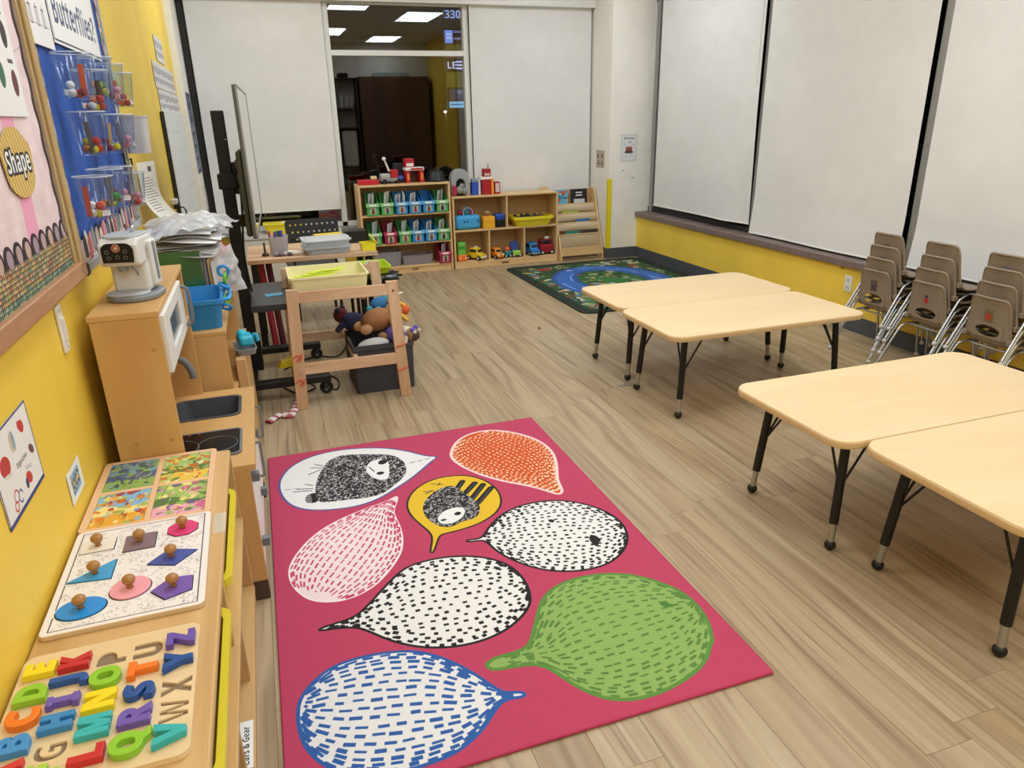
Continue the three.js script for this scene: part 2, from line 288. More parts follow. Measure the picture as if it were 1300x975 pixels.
// ---------------------------------------------------------------- pink picture rug (outlines in millimetres on the rug)
{
  const D = {
    owl:[46,221,95,121,184,52,302,26,428,44,550,92,645,173,708,252,763,274,714,317,649,391,589,452,514,514,432,577,343,607,251,602,155,575,84,517,47,429,32,318],
    owlBody:[188,520,181,434,186,358,216,234,263,130,314,92,390,105,483,141,556,174,596,248,596,349,567,423,510,483,456,540,385,550,301,536,234,529],
    owlFace:[413,289,443,211,493,197,533,223,517,340,499,417,459,412,426,358],
    owlTail:[131,507,140,428,196,424,191,516],
    owlBits:[235,176,200,147,229,195,179,176,218,213,166,242,175,353,146,332,173,382,109,367,168,400,91,384,621,292,722,279,58,352,118,361,502,234,474,345,435,265,451,319],
    orange:[826,251,890,131,991,68,1102,76,1202,162,1271,281,1287,416,1254,553,1195,695,1183,793,1154,818,1120,768,1062,696,976,624,896,526,839,420,814,323],
    yellow:[530,661,575,566,654,498,751,480,848,511,908,596,926,701,906,796,859,865,784,912,711,932,644,938,607,940,583,991,555,1052,544,1041,568,978,579,921,552,840,528,756],
    yBody:[591,702,622,641,689,581,757,568,785,666,815,752,808,820,770,874,710,876,661,905,617,881,590,821,582,760],
    yFace:[624,818,660,772,716,758,753,782,734,835,695,870,651,877,626,860],
    yStripes:[764,610,802,555,788,658,849,589,804,711,879,615,812,760,904,654],
    yBits:[715,551,665,526,705,534,692,552,675,604,621,584,661,584,624,608,710,813,644,837],
    pink:[44,969,73,885,131,790,199,722,285,672,363,641,426,620,472,602,507,578,503,614,468,698,469,759,474,842,465,931,443,1010,395,1088,331,1166,270,1203,214,1217,155,1207,104,1176,68,1116,47,1047],
    pear1:[693,1011,752,1024,801,952,881,876,986,837,1113,846,1207,905,1274,993,1302,1101,1279,1204,1218,1285,1139,1336,1050,1348,958,1327,885,1283,828,1218,783,1139,763,1057,752,1034,694,1027],
    spot:[1135,1153,1159,1149,1167,1167,1171,1193,1156,1202,1137,1231,1130,1211,1128,1185],
    pear2:[120,1334,175,1325,233,1317,280,1276,347,1196,427,1113,491,1091,582,1090,669,1113,742,1157,797,1226,816,1323,804,1415,777,1467,729,1511,663,1550,579,1568,482,1560,392,1523,318,1462,266,1399,233,1367,173,1350,122,1345],
    green:[575,1663,600,1649,650,1650,712,1642,754,1576,825,1450,889,1398,977,1375,1074,1384,1160,1416,1230,1478,1279,1552,1298,1634,1283,1733,1239,1819,1250,1798,1176,1879,1084,1919,984,1939,901,1934,833,1901,780,1833,749,1763,717,1718,649,1702,578,1696,570,1669],
    blue:[34,1650,61,1584,133,1520,215,1507,309,1514,389,1539,460,1597,522,1680,560,1752,583,1789,636,1803,636,1822,587,1812,553,1826,494,1890,418,1935,343,1946,264,1945,199,1930,126,1897,73,1842,39,1765],
    gspot:[1185,1591,1211,1597,1227,1629,1203,1627,1184,1610],
  };
  const RW = 1330, RH = 1975, k = 0.84;
  const tex = canvasTex(Math.round(RW * k), Math.round(RH * k), (g, w, h) => {
    g.scale(k, k);
    g.fillStyle = '#bb3f60'; g.fillRect(0, 0, RW, RH);
    for (let i = 0; i < 2600; i++) { g.fillStyle = rnd() < 0.5 ? 'rgba(150,25,60,0.10)' : 'rgba(235,90,120,0.10)'; g.fillRect(rr(0, RW), rr(0, RH), rr(8, 60), 3); }
    const pts = (a) => a.reduce((o, _, i) => (i % 2 ? o : [...o, [a[i], a[i + 1]]]), []);
    const path = (a) => { const p = pts(a), n = p.length; g.beginPath(); for (let i = 0; i < n; i++) { const a0 = p[i], b = p[(i + 1) % n], m = [(a0[0] + b[0]) / 2, (a0[1] + b[1]) / 2]; if (!i) { const z = p[n - 1]; g.moveTo((z[0] + a0[0]) / 2, (z[1] + a0[1]) / 2); } g.quadraticCurveTo(a0[0], a0[1], m[0], m[1]); } g.closePath(); };
    const blob = (a, fill, line, lw) => { path(a); g.fillStyle = fill; g.fill(); if (line) { g.strokeStyle = line; g.lineWidth = lw; g.stroke(); } };
    // dashes that follow the outline from the stem A to the far end B
    const flow = (a, A, B, lines, len, gap, lw, color, jit = 0.25) => {
      const p = pts(a), dx = B[0] - A[0], dy = B[1] - A[1], L = Math.hypot(dx, dy), ux = dx / L, uy = dy / L, nx = -uy, ny = ux;
      const span = (t) => { let lo = 1e9, hi = -1e9; for (let i = 0; i < p.length; i++) { const q = p[i], r = p[(i + 1) % p.length], tq = (q[0] - A[0]) * ux + (q[1] - A[1]) * uy, tr = (r[0] - A[0]) * ux + (r[1] - A[1]) * uy; if ((tq - t) * (tr - t) <= 0 && tq !== tr) { const f = (t - tq) / (tr - tq), s = ((q[0] + (r[0] - q[0]) * f) - A[0]) * nx + ((q[1] + (r[1] - q[1]) * f) - A[1]) * ny; lo = Math.min(lo, s); hi = Math.max(hi, s); } } return hi > lo ? [lo, hi] : null; };
      const at = (t, s) => { const w = span(t); return w && [A[0] + ux * t + nx * (w[0] + (w[1] - w[0]) * s), A[1] + uy * t + ny * (w[0] + (w[1] - w[0]) * s), w[1] - w[0]]; };
      g.save(); path(a); g.clip(); g.strokeStyle = color; g.lineCap = 'butt';
      for (let i = 0; i < lines; i++) { const s = 0.5 + 0.485 * Math.sin(((i + 0.5) / lines - 0.5) * PI * 0.8) / Math.sin(PI * 0.4);
        for (let t = rr(0, len) + L * 0.04; t < L * 0.985; t += len + gap * rr(0.8, 1.3)) { const q = at(t, s), r = at(Math.min(t + len * rr(0.8, 1.2), L * 0.995), s); if (!q || !r || q[2] < lines * lw * 1.1 && i % 2) continue; const j = jit * gap; g.lineWidth = lw * rr(0.75, 1.25); g.beginPath(); const ox = rr(-j, j), oy = rr(-j, j); g.moveTo(q[0] + ox, q[1] + oy); g.lineTo(r[0] + ox, r[1] + oy); g.stroke(); } }
      g.restore();
    };
    const speckle = (a, n, dark, light, sz) => { g.save(); path(a); g.clip(); const p = pts(a), xs = p.map((q) => q[0]), ys = p.map((q) => q[1]); for (let i = 0; i < n; i++) { g.strokeStyle = rnd() < 0.62 ? light : dark; g.lineWidth = sz * rr(0.5, 1); const x = rr(Math.min(...xs), Math.max(...xs)), y = rr(Math.min(...ys), Math.max(...ys)), q = rr(0, 6.3); g.beginPath(); g.moveTo(x, y); g.quadraticCurveTo(x + 5 * Math.cos(q), y + 5 * Math.sin(q), x + 9 * Math.cos(q + 0.6), y + 9 * Math.sin(q + 0.6)); g.stroke(); } g.restore(); };
    const segs = (a, lw, color) => { g.strokeStyle = color; g.lineWidth = lw; for (let i = 0; i < a.length; i += 4) { g.beginPath(); g.moveTo(a[i], a[i + 1]); g.lineTo(a[i + 2], a[i + 3]); g.stroke(); } };
    const INK = '#1b1a1d';
    // white oval with the big speckled bird
    blob(D.owl, '#e9e6e6', '#4a5a94', 9);
    blob(D.owlTail, INK); for (let i = 0; i < 6; i++) { g.strokeStyle = '#e9e6e6'; g.lineWidth = 4; g.beginPath(); g.moveTo(128, 436 + i * 14); g.lineTo(160, 437 + i * 14); g.stroke(); }
    blob(D.owlBody, '#222124'); speckle(D.owlBody, 2600, '#222124', '#d9d6d8', 4);
    blob(D.owlFace, '#eceaea'); g.fillStyle = INK; g.beginPath(); g.ellipse(503, 236, 20, 26, 0.6, 0, 7); g.fill(); g.beginPath(); g.ellipse(474, 345, 17, 15, 0, 0, 7); g.fill();
    segs(D.owlBits.slice(0, 24), 6, '#4a4a50'); segs(D.owlBits.slice(36), 5, INK);
    g.setLineDash([22, 16]); segs(D.owlBits.slice(24, 28), 5, INK); segs(D.owlBits.slice(28, 32), 5, '#8b8b92'); g.setLineDash([]);
    // orange drop
    blob(D.orange, '#cf5526', '#f0cfd0', 13); flow(D.orange, [1165, 815], [850, 170], 22, 12, 15, 7, '#f3d9b8', 0.15); path(D.orange); g.strokeStyle = '#f0cfd0'; g.lineWidth = 13; g.stroke();
    // yellow leaf with the small bird
    blob(D.yellow, '#e3b92a', '#2a2420', 8);
    for (let i = 0; i < 8; i += 2) { const a = D.yStripes; g.strokeStyle = INK; g.lineWidth = 27; g.beginPath(); g.moveTo(a[2 * i], a[2 * i + 1]); g.lineTo(a[2 * i + 2], a[2 * i + 3]); g.stroke(); g.strokeStyle = '#6d6a68'; g.lineWidth = 3; g.beginPath(); g.moveTo(a[2 * i] + 4, a[2 * i + 1] + 3); g.lineTo(a[2 * i + 2], a[2 * i + 3]); g.stroke(); }
    blob(D.yBody, '#262527'); speckle(D.yBody, 1100, '#222124', '#cfccca', 4); blob(D.yFace, '#ecebe9');
    segs(D.yBits.slice(0, 16), 5, '#3a3a3c'); g.fillStyle = INK; g.beginPath(); g.ellipse(712, 812, 15, 12, -0.5, 0, 7); g.fill(); g.beginPath(); g.ellipse(646, 840, 12, 7, 0, 0, 7); g.fill();
    // pink leaf
    blob(D.pink, '#efd9dc', '#f4e4e6', 7); flow(D.pink, [506, 585], [75, 1100], 17, 26, 13, 6.5, '#c23c60', 0.1);
    // white pears
    blob(D.pear1, '#e9e6e4', INK, 9); flow(D.pear1, [740, 1026], [1302, 1110], 22, 13, 18, 9.5, INK, 0.3); blob(D.spot, INK); g.fillStyle = INK; g.beginPath(); g.arc(1046, 1000, 11, 0, 7); g.fill(); path(D.pear1); g.strokeStyle = INK; g.lineWidth = 9; g.stroke();
    blob(D.pear2, '#e9e6e4', INK, 9); flow(D.pear2, [122, 1338], [816, 1330], 17, 14, 22, 11.5, INK, 0.3); path(D.pear2); g.strokeStyle = INK; g.lineWidth = 9; g.stroke();
    // green fruit
    blob(D.green, '#8cab5c', '#5b8a3c', 12); flow(D.green, [600, 1672], [1295, 1650], 21, 24, 20, 7.5, '#557f38', 0.3); blob(D.gspot, '#4d7d35'); path(D.green); g.strokeStyle = '#5b8a3c'; g.lineWidth = 12; g.stroke();
    // blue dashed pear
    blob(D.blue, '#e5e3e4', '#2c5ba5', 10); flow(D.blue, [634, 1812], [40, 1700], 17, 30, 18, 10.5, '#2c5ba5', 0.15); path(D.blue); g.strokeStyle = '#2c5ba5'; g.lineWidth = 10; g.stroke();
  });
  const pile = dataTex(128, 128, (u, v) => { const q = 255 * (0.6 * hash(Math.floor(u * 128), Math.floor(v * 128), 5) + 0.4 * vn(u * 64, v * 64, 6, 64, 64)); return [q, q, q]; }, false, 0.06, 0.09);
  const t = thing('picture_rug', 'bright pink floor rug printed with leaf and pear shapes and two speckled birds', 'rug', [-0.128 + 0.665, 0, -3.268 + 0.9875], 0);
  const top = new THREE.BoxGeometry(1.322, 0.006, 1.967); top.translate(0, 0.006, 0);
  pile.repeat.set(20, 20);
  add(t, 'printed_pile', top, phys(0xffffff, 0.95, { map: tex, bumpMap: pile, bumpScale: 0.0012, sheen: 0.25, sheenRoughness: 0.6 }));
  add(t, 'bound_edge', (() => { const a = []; for (const s of [-1, 1]) { a.push(rod([-0.663, 0.005, s * 0.985], [0.663, 0.005, s * 0.985], 0.005, 0.005, 8), rod([s * 0.663, 0.005, -0.985], [s * 0.663, 0.005, 0.985], 0.005, 0.005, 8)); } return flat(a); })(), std(0xb5385a, 0.9));
}
// ---------------------------------------------------------------- nature play mat in the corner
{
  const W = 1.57, H = 2.03, tex = canvasTex(900, 1218, (g, w, h) => {
    g.fillStyle = '#16241a'; g.fillRect(0, 0, w, h);
    g.fillStyle = '#26451f'; g.fillRect(55, 55, w - 110, h - 110);
    const col = ['#a8a684', '#7c8a5e', '#b9b8a8', '#4f7a3a', '#6d4a3a', '#8a4438', '#4d7698', '#a89a5a', '#2f5a2a', '#7d908e', '#35603a', '#20331a', '#2a4a24', '#1d3220'];
    for (let i = 0; i < 420; i++) { const q = rnd(), e = rr(75, 165), x = q < 0.25 ? e : q < 0.5 ? w - e : rr(75, w - 75), y = q < 0.5 ? rr(75, h - 75) : q < 0.75 ? e : h - e; g.fillStyle = col[Math.floor(rnd() * col.length)]; g.beginPath(); g.ellipse(x, y, rr(8, 34), rr(6, 20), rr(0, 3), 0, 7); g.fill(); }
    g.strokeStyle = '#284f8f'; g.lineWidth = 150; g.beginPath(); g.ellipse(w / 2, h / 2, 255, 375, 0, 0, 7); g.stroke(); g.lineWidth = 95; g.strokeStyle = '#3563b2';
    g.beginPath(); g.ellipse(w / 2, h / 2, 258, 380, 0, 0, 7); g.stroke();
    for (let i = 0; i < 60; i++) { const a = rr(0, 6.28), f = rr(0.86, 1.14); g.strokeStyle = rnd() < 0.5 ? '#2a4f95' : '#6c9ad8'; g.lineWidth = rr(4, 12); g.beginPath(); g.ellipse(w / 2, h / 2, 256 * f, 378 * f, 0, a, a + rr(0.15, 0.5)); g.stroke(); }
    g.fillStyle = '#2c5a26'; g.beginPath(); g.ellipse(w / 2, h / 2, 182, 300, 0, 0, 7); g.fill();
    for (let i = 0; i < 150; i++) { const a = rr(0, 6.28), f = rr(0.45, 1); g.fillStyle = col[Math.floor(rnd() * col.length)]; g.beginPath(); g.ellipse(w / 2 + 175 * f * Math.cos(a), h / 2 + 290 * f * Math.sin(a), rr(8, 32), rr(6, 20), rr(0, 3), 0, 7); g.fill(); }
    g.fillStyle = '#2f6a2c'; g.beginPath(); g.ellipse(w / 2, h / 2, 70, 120, 0, 0, 7); g.fill();
    g.fillStyle = '#a32b2f'; g.beginPath(); g.ellipse(200, 150, 46, 26, 0.3, 0, 7); g.fill();
    for (let i = 0; i < 5; i++) { g.fillStyle = '#c9cde0'; g.beginPath(); g.ellipse(rr(250, 640), rr(130, 1080), 20, 9, 0, 0, 7); g.fill(); }
  });
  const g = lie(ext(roundRect(W, H, 0.1), 0.008, 0, 10)), p = g.attributes.position, uv = g.attributes.uv;
  for (let i = 0; i < p.count; i++) uv.setXY(i, p.getX(i) / W + 0.5, 0.5 - p.getZ(i) / H);
  one('play_mat', 'dark green nature play mat with a blue ring river', 'rug', g, std(0xffffff, 0.95, { map: tex }), [2.335 + W / 2, 0.001, -5.09 - H / 2]);
}
// ---------------------------------------------------------------- four low tables
{
  const L = 1.2, W = 0.605, TH = 0.47, th = 0.03, topTex = woodTex(0xecd2a8, 0xe0bd8b, { fine: 0.35, band: 0.5, s: 33 });
  const topMat = std(0xffffff, 0.42, { map: topTex }), edgeMat = std(0xd8b888, 0.45), legMat = std(0x070707, 0.45), foot = std(0x120c0a, 0.5);
  const makeTable = (label, x0, zc, offs) => {
    const t = thing('activity_table', label, 'table', [x0 + L / 2, 0, zc], 0, 'low rectangular activity tables');
    const top = lie(ext(roundRect(L, W, 0.075), th, 0.004, 8)); top.translate(0, TH - th, 0); metric(top, 'x', offs);
    add(t, 'tabletop', top, topMat);
    const band = lie(ext(roundRect(L + 0.004, W + 0.004, 0.077), th - 0.01, 0.003, 8)); band.translate(0, TH - th + 0.005, 0); add(t, 'edge_band', band, edgeMat);
    for (const sx of [-1, 1]) for (const sz of [-1, 1]) {
      const tx = sx * 0.475, tz = sz * 0.2, fx = sx * 0.505, fz = sz * 0.228, lerp = (k) => [tx + (fx - tx) * k, (TH - th) * (1 - k), tz + (fz - tz) * k];
      const leg = add(t, 'leg', rod(lerp(0), lerp(0.76), 0.0165, 0.0165, 14), legMat);
      add(leg, 'leg_insert', rod(lerp(0.75), lerp(0.955), 0.0125, 0.0125, 12), M.steel);
      const f = lerp(0.965); add(leg, 'ball_foot', ball(0.0205, f[0], 0.0195, f[2], [1, 0.95, 1]), foot);
      const k = lerp(0.46);
      add(t, 'brace', rod([k[0], k[1], k[2]], [tx - sx * 0.11, TH - th, tz + sz * 0.012], 0.0048, 0.0048, 6), legMat);
      add(t, 'brace', rod([k[0], k[1], k[2]], [tx - sx * 0.012, TH - th, tz - sz * 0.105], 0.0048, 0.0048, 6), legMat);
      add(t, 'mounting_plate', bx(tx - 0.04, TH - th - 0.004, tz - 0.04, tx + 0.04, TH - th, tz + 0.04, 0.001), legMat);
    }
    return t;
  };
  makeTable('low maple table beside the nature play mat', 1.855, -3.835, [0.1, 0.1]);
  makeTable('low maple table pushed against the one by the play mat', 1.83, -3.222, [0.5, 0.33]);
  makeTable('low maple table of the pair by the pink rug, nearer the stacked chairs', 1.70, -1.968, [0.2, 0.2]);
  makeTable('low maple table of the pair by the pink rug, farther from the stacked chairs', 1.765, -1.357, [0.7, 0.45]);
}
// ---------------------------------------------------------------- stacked chairs facing the window
{
  const shellMat = std(0xffffff, 0.45, { map: mottled(0x92806d, 0.05, 71, 0.4) });
  // own axes: chair faces +x, z across. Shell profile: from the top of the back down into the seat
  const prof = [[-0.01, 0.60, 0.086], [-0.008, 0.596, 0.101], [-0.004, 0.586, 0.111], [0.002, 0.568, 0.117], [0.008, 0.54, 0.122], [0.016, 0.49, 0.126], [0.022, 0.44, 0.131], [0.026, 0.40, 0.138], [0.03, 0.365, 0.145], [0.042, 0.335, 0.15], [0.07, 0.318, 0.155], [0.12, 0.314, 0.158], [0.18, 0.316, 0.16], [0.24, 0.32, 0.158], [0.285, 0.318, 0.15], [0.30, 0.305, 0.142]];
  const N = 12, shell = (off) => {
    const P = []; prof.forEach(([x, y, hw], i) => { const row = []; for (let j = 0; j <= N; j++) { const s = (j / N - 0.5) * 2, e = Math.abs(s) ** 3, isBack = i < 9; const w = hw; row.push([x + off[0] + (isBack ? -0.012 * (1 - e) : 0), y + off[1] - (i === 0 ? 0.002 * e : 0) + (isBack ? 0 : 0.014 * e - 0.008 * (1 - e)), s * w]); } P.push(row); });
    return P;
  };
  const hole = (i, j) => i >= 6 && i <= 7 && j >= 2 && j <= 9;
  const A = shell([0, 0]), B = shell([0.006, 0.002]), pos = [], idx = [];
  const quad = (a, b, c, d) => { const s = pos.length / 3; pos.push(...a, ...b, ...c, ...d); idx.push(s, s + 1, s + 2, s, s + 2, s + 3); };
  const R = prof.length - 1;
  for (let i = 0; i < R; i++) for (let j = 0; j < N; j++) if (!hole(i, j)) { quad(A[i][j], A[i][j + 1], A[i + 1][j + 1], A[i + 1][j]); quad(B[i][j], B[i + 1][j], B[i + 1][j + 1], B[i][j + 1]); }
  const edge = (p, q, r, s) => quad(p, q, r, s);
  for (let i = 0; i < R; i++) { edge(A[i][0], A[i + 1][0], B[i + 1][0], B[i][0]); edge(A[i][N], B[i][N], B[i + 1][N], A[i + 1][N]); }
  for (let j = 0; j < N; j++) { edge(A[0][j], B[0][j], B[0][j + 1], A[0][j + 1]); edge(A[R][j], A[R][j + 1], B[R][j + 1], B[R][j]); }
  let g = new THREE.BufferGeometry(); g.setAttribute('position', new THREE.Float32BufferAttribute(pos, 3)); g.setIndex(idx); g.computeVertexNormals(); g = metric(g);
  // rolled rim along the sides and top of the back, and the lip of the oval hole
  const rimPts = []; for (let i = R; i >= 0; i--) rimPts.push(A[i][0]); for (let j = 1; j < N; j++) rimPts.push(A[0][j]); for (let i = 0; i <= R; i++) rimPts.push(A[i][N]);
  const rim = tube(rimPts.map((p) => [p[0] + 0.003, p[1], p[2]]), 0.0075, 90, 6);
  const hp = []; for (let a = 0; a < 18; a++) { const q = a / 18 * 2 * PI; hp.push([0.0145 - 0.012 + 0.012 * Math.sin(-q), 0.4 + 0.034 * Math.sin(q), 0.068 * Math.cos(q)]); }
  const holeFrame = (() => { // flat plate with an oval cut-out that rounds off the square opening
    const s = new THREE.Shape(); s.moveTo(-0.097, -0.042); s.lineTo(0.097, -0.042); s.lineTo(0.097, 0.044); s.lineTo(-0.097, 0.044); const h = new THREE.Path(); h.absellipse(0, 0.0, 0.078, 0.034, 0, 2 * PI); s.holes.push(h);
    return ext(s, 0.004, 0, 16).rotateY(-PI / 2).rotateZ(0.11).translate(0.018, 0.402, 0);
  })();
  const sticker = (a, b, seedc) => canvasTex(48, 72, (c, w, h) => { c.fillStyle = a; c.fillRect(0, 0, w, h); c.fillStyle = b; c.beginPath(); c.ellipse(24, 44, 15, 20, 0, 0, 7); c.fill(); c.fillStyle = seedc; c.beginPath(); c.arc(24, 20, 11, 0, 7); c.fill(); });
  const stickers = [['#5b4d49', '#4a3c4c', '#6b5f66'], ['#8b7c6c', '#6a5a86', '#5a4b6e'], ['#7e6f60', '#463833', '#3a2d2a'], ['#6f6253', '#352c26', '#57493c'], ['#8c7a68', '#b8322f', '#2c3450'], ['#8e7d6a', '#7b6d60', '#8a7b68'], ['#857663', '#4a4140', '#3b3430'], ['#9a7666', '#a8604f', '#b0715c'], ['#75664f', '#c23a28', '#8c5b3c'], ['#8e7d6a', '#857560', '#8a7b68'], ['#8e7d6a', '#857560', '#8a7b68'], ['#7e7480', '#5f5a7a', '#77708c']].map((a) => std(0xffffff, 0.5, { map: sticker(...a) }));
  const stackZ = [-3.475, -3.085, -2.685], word = ['nearest the play mat', 'in the middle', 'nearest the rear wall'], lev = ['lowest', 'second lowest', 'second highest', 'topmost'];
  const legTube = (s, front) => front ? tube([[0.06, 0.296, s * 0.1], [0.16, 0.293, s * 0.145], [0.235, 0.288, s * 0.17], [0.262, 0.25, s * 0.173], [0.30, 0.03, s * 0.178]], 0.0085, 22, 8) : tube([[0.2, 0.294, s * 0.1], [0.09, 0.293, s * 0.15], [0.035, 0.28, s * 0.17], [0.0, 0.245, s * 0.173], [-0.125, 0.03, s * 0.18]], 0.0085, 22, 8);
  const legs = []; for (const s of [-1, 1]) for (const f of [true, false]) legs.push([legTube(s, f), ball(0.0155, f ? 0.302 : -0.128, 0.015, s * (f ? 0.179 : 0.181))]);
  const cross = [0.06, 0.2].map((x) => tube([[x, 0.296, -0.135], [x, 0.292, 0], [x, 0.296, 0.135]], 0.007, 8, 6));
  const chairChrome = std(0xbcbcbd, 0.3, { metalness: 0.9 }), tipMat = std(0xcac6bf, 0.4);
  const rivets = [-1, 1].map((s) => bx(0.012, 0.345, s * 0.142 - 0.012, 0.05, 0.375, s * 0.142 + 0.012, 0.004));
  const stickerG = new THREE.BoxGeometry(0.052, 0.075, 0.0016).rotateY(-PI / 2); let n = 0;
  for (let a = 0; a < 3; a++) for (let k = 0; k < 4; k++) {
    const t = thing('school_chair', `tan plastic school chair, ${lev[k]} in the chair stack ${word[a]}`, 'chair', [3.605 + 0.022 * k, 0.074 * k, stackZ[a] + rr(-0.006, 0.006)], rr(-0.02, 0.02), 'tan school chairs stacked by the window'); t.scale.setScalar(0.92);
    add(t, 'seat_shell', g, shellMat); add(t, 'rolled_rim', rim, shellMat); add(t, 'handle_opening', holeFrame, shellMat); for (const r of rivets) add(t, 'side_bracket', r, shellMat);
    for (const [lg, tip] of legs) { const l = add(t, 'leg', lg, chairChrome); add(l, 'glide', tip, tipMat); }
    for (const c of cross) add(t, 'cross_bar', c, M.steel);
    add(t, 'sticker', stickerG, stickers[n++], [0.002, 0.495, 0], [0, 0, 0.12]);
  }
}
// ---------------------------------------------------------------- low shelf with puzzles
const font = await new FontLoader().loadAsync('fonts/droid/droid_sans_bold.typeface.json');
{
  const x0 = -0.53, x1 = -0.19, zf = -2.16, zn = -0.935, H = 0.565;
  const t = thing('low_shelf', 'low birch shelf along the yellow wall with wooden puzzles on top', 'shelf', [0, 0, 0]);
  add(t, 'top_board', bx(x0, H - 0.02, zf, x1, H, zn, 0.006, 'z'), M.ply);
  add(t, 'middle_board', bx(x0, 0.318, zf + 0.018, x1 + 0.004, 0.336, zn - 0.018, 0.003, 'z'), M.ply);
  add(t, 'bottom_board', bx(x0, 0.06, zf + 0.018, x1 + 0.004, 0.08, zn - 0.018, 0.003, 'z'), M.ply);
  add(t, 'kick_board', bx(x1 - 0.03, 0, zf + 0.018, x1 - 0.012, 0.06, zn - 0.018, 0.002, 'z'), M.ply);
  for (const z of [zf, zn - 0.018]) add(t, 'side_panel', bx(x0, 0, z, x1, H - 0.02, z + 0.018, 0.003, 'y'), M.ply);
  for (const z of [-1.53]) add(t, 'divider', bx(x0 + 0.01, 0.336, z - 0.008, x1 - 0.008, H - 0.02, z + 0.008, 0.002, 'y'), M.ply);
  for (const z of [-1.7, -1.34]) add(t, 'divider', bx(x0 + 0.01, 0.08, z - 0.008, x1 - 0.008, 0.318, z + 0.008, 0.002, 'y'), M.ply);
  add(t, 'back_panel', bx(x0, 0.06, zf, x0 + 0.006, H - 0.02, zn, 0, 'z'), M.ply);
  const tape = add(t, 'clear_tape', bx(x1 - 0.028, H, -1.76, x1 + 0.0005, H + 0.0006, -1.66, 0), phys(0xf3ead8, 0.15, { transparent: true, opacity: 0.45 }));
  const yb = plastic(0xe6cf2a);
  const bin = thing('toy_bin', 'yellow plastic bin in the low shelf, farther from the play kitchen', 'bin', [-0.352, 0.337, -1.22], 0, 'yellow bins in the low shelf'); add(bin, 'tub', binGeo(0.32, 0.155, 0.46, 0.85, 0.005, 0.02, 0.03), yb);
  const b2 = copy(bin, [-0.352, 0.337, -1.8], 0, 'yellow plastic bin in the low shelf, beside the play kitchen');
  const cols = [0xc23030, 0x2b56a8, 0x2f8f4a, 0xe08a2a, 0x5a3b8c, 0x30302f];
  for (let k = 0; k < 12; k++) one('toy_block', 'small coloured building block in the yellow bin of the low shelf', 'block', cb(rr(0.03, 0.06), 0.03, rr(0.03, 0.05), 0.004), plastic(cols[k % 6]), [-0.352 + rr(-0.07, 0.07), 0.358 + 0.034 * (k % 3), -1.22 + ((k * 5) % 12 - 5.5) * 0.026], [rr(-0.2, 0.2), rr(0, 3), rr(-0.2, 0.2)], 'building blocks in the yellow shelf bin');
  const lab = canvasTex(360, 128, (g, w, h) => { g.fillStyle = '#f2f1ee'; g.fillRect(0, 0, w, h); g.fillStyle = '#9c3b36'; g.fillRect(30, 12, 130, 34); g.fillStyle = '#1d1d20'; g.font = 'bold 52px sans-serif'; g.fillText('Cars & Gear', 20, 106); });
  one('shelf_label', 'small white label card reading Cars & Gear on the low shelf', 'label', new THREE.BoxGeometry(0.15, 0.055, 0.001), std(0xffffff, 0.5, { map: lab }), [x1 - 0.029, 0.0815, -1.47], [-PI / 2, 0, PI / 2]);
}
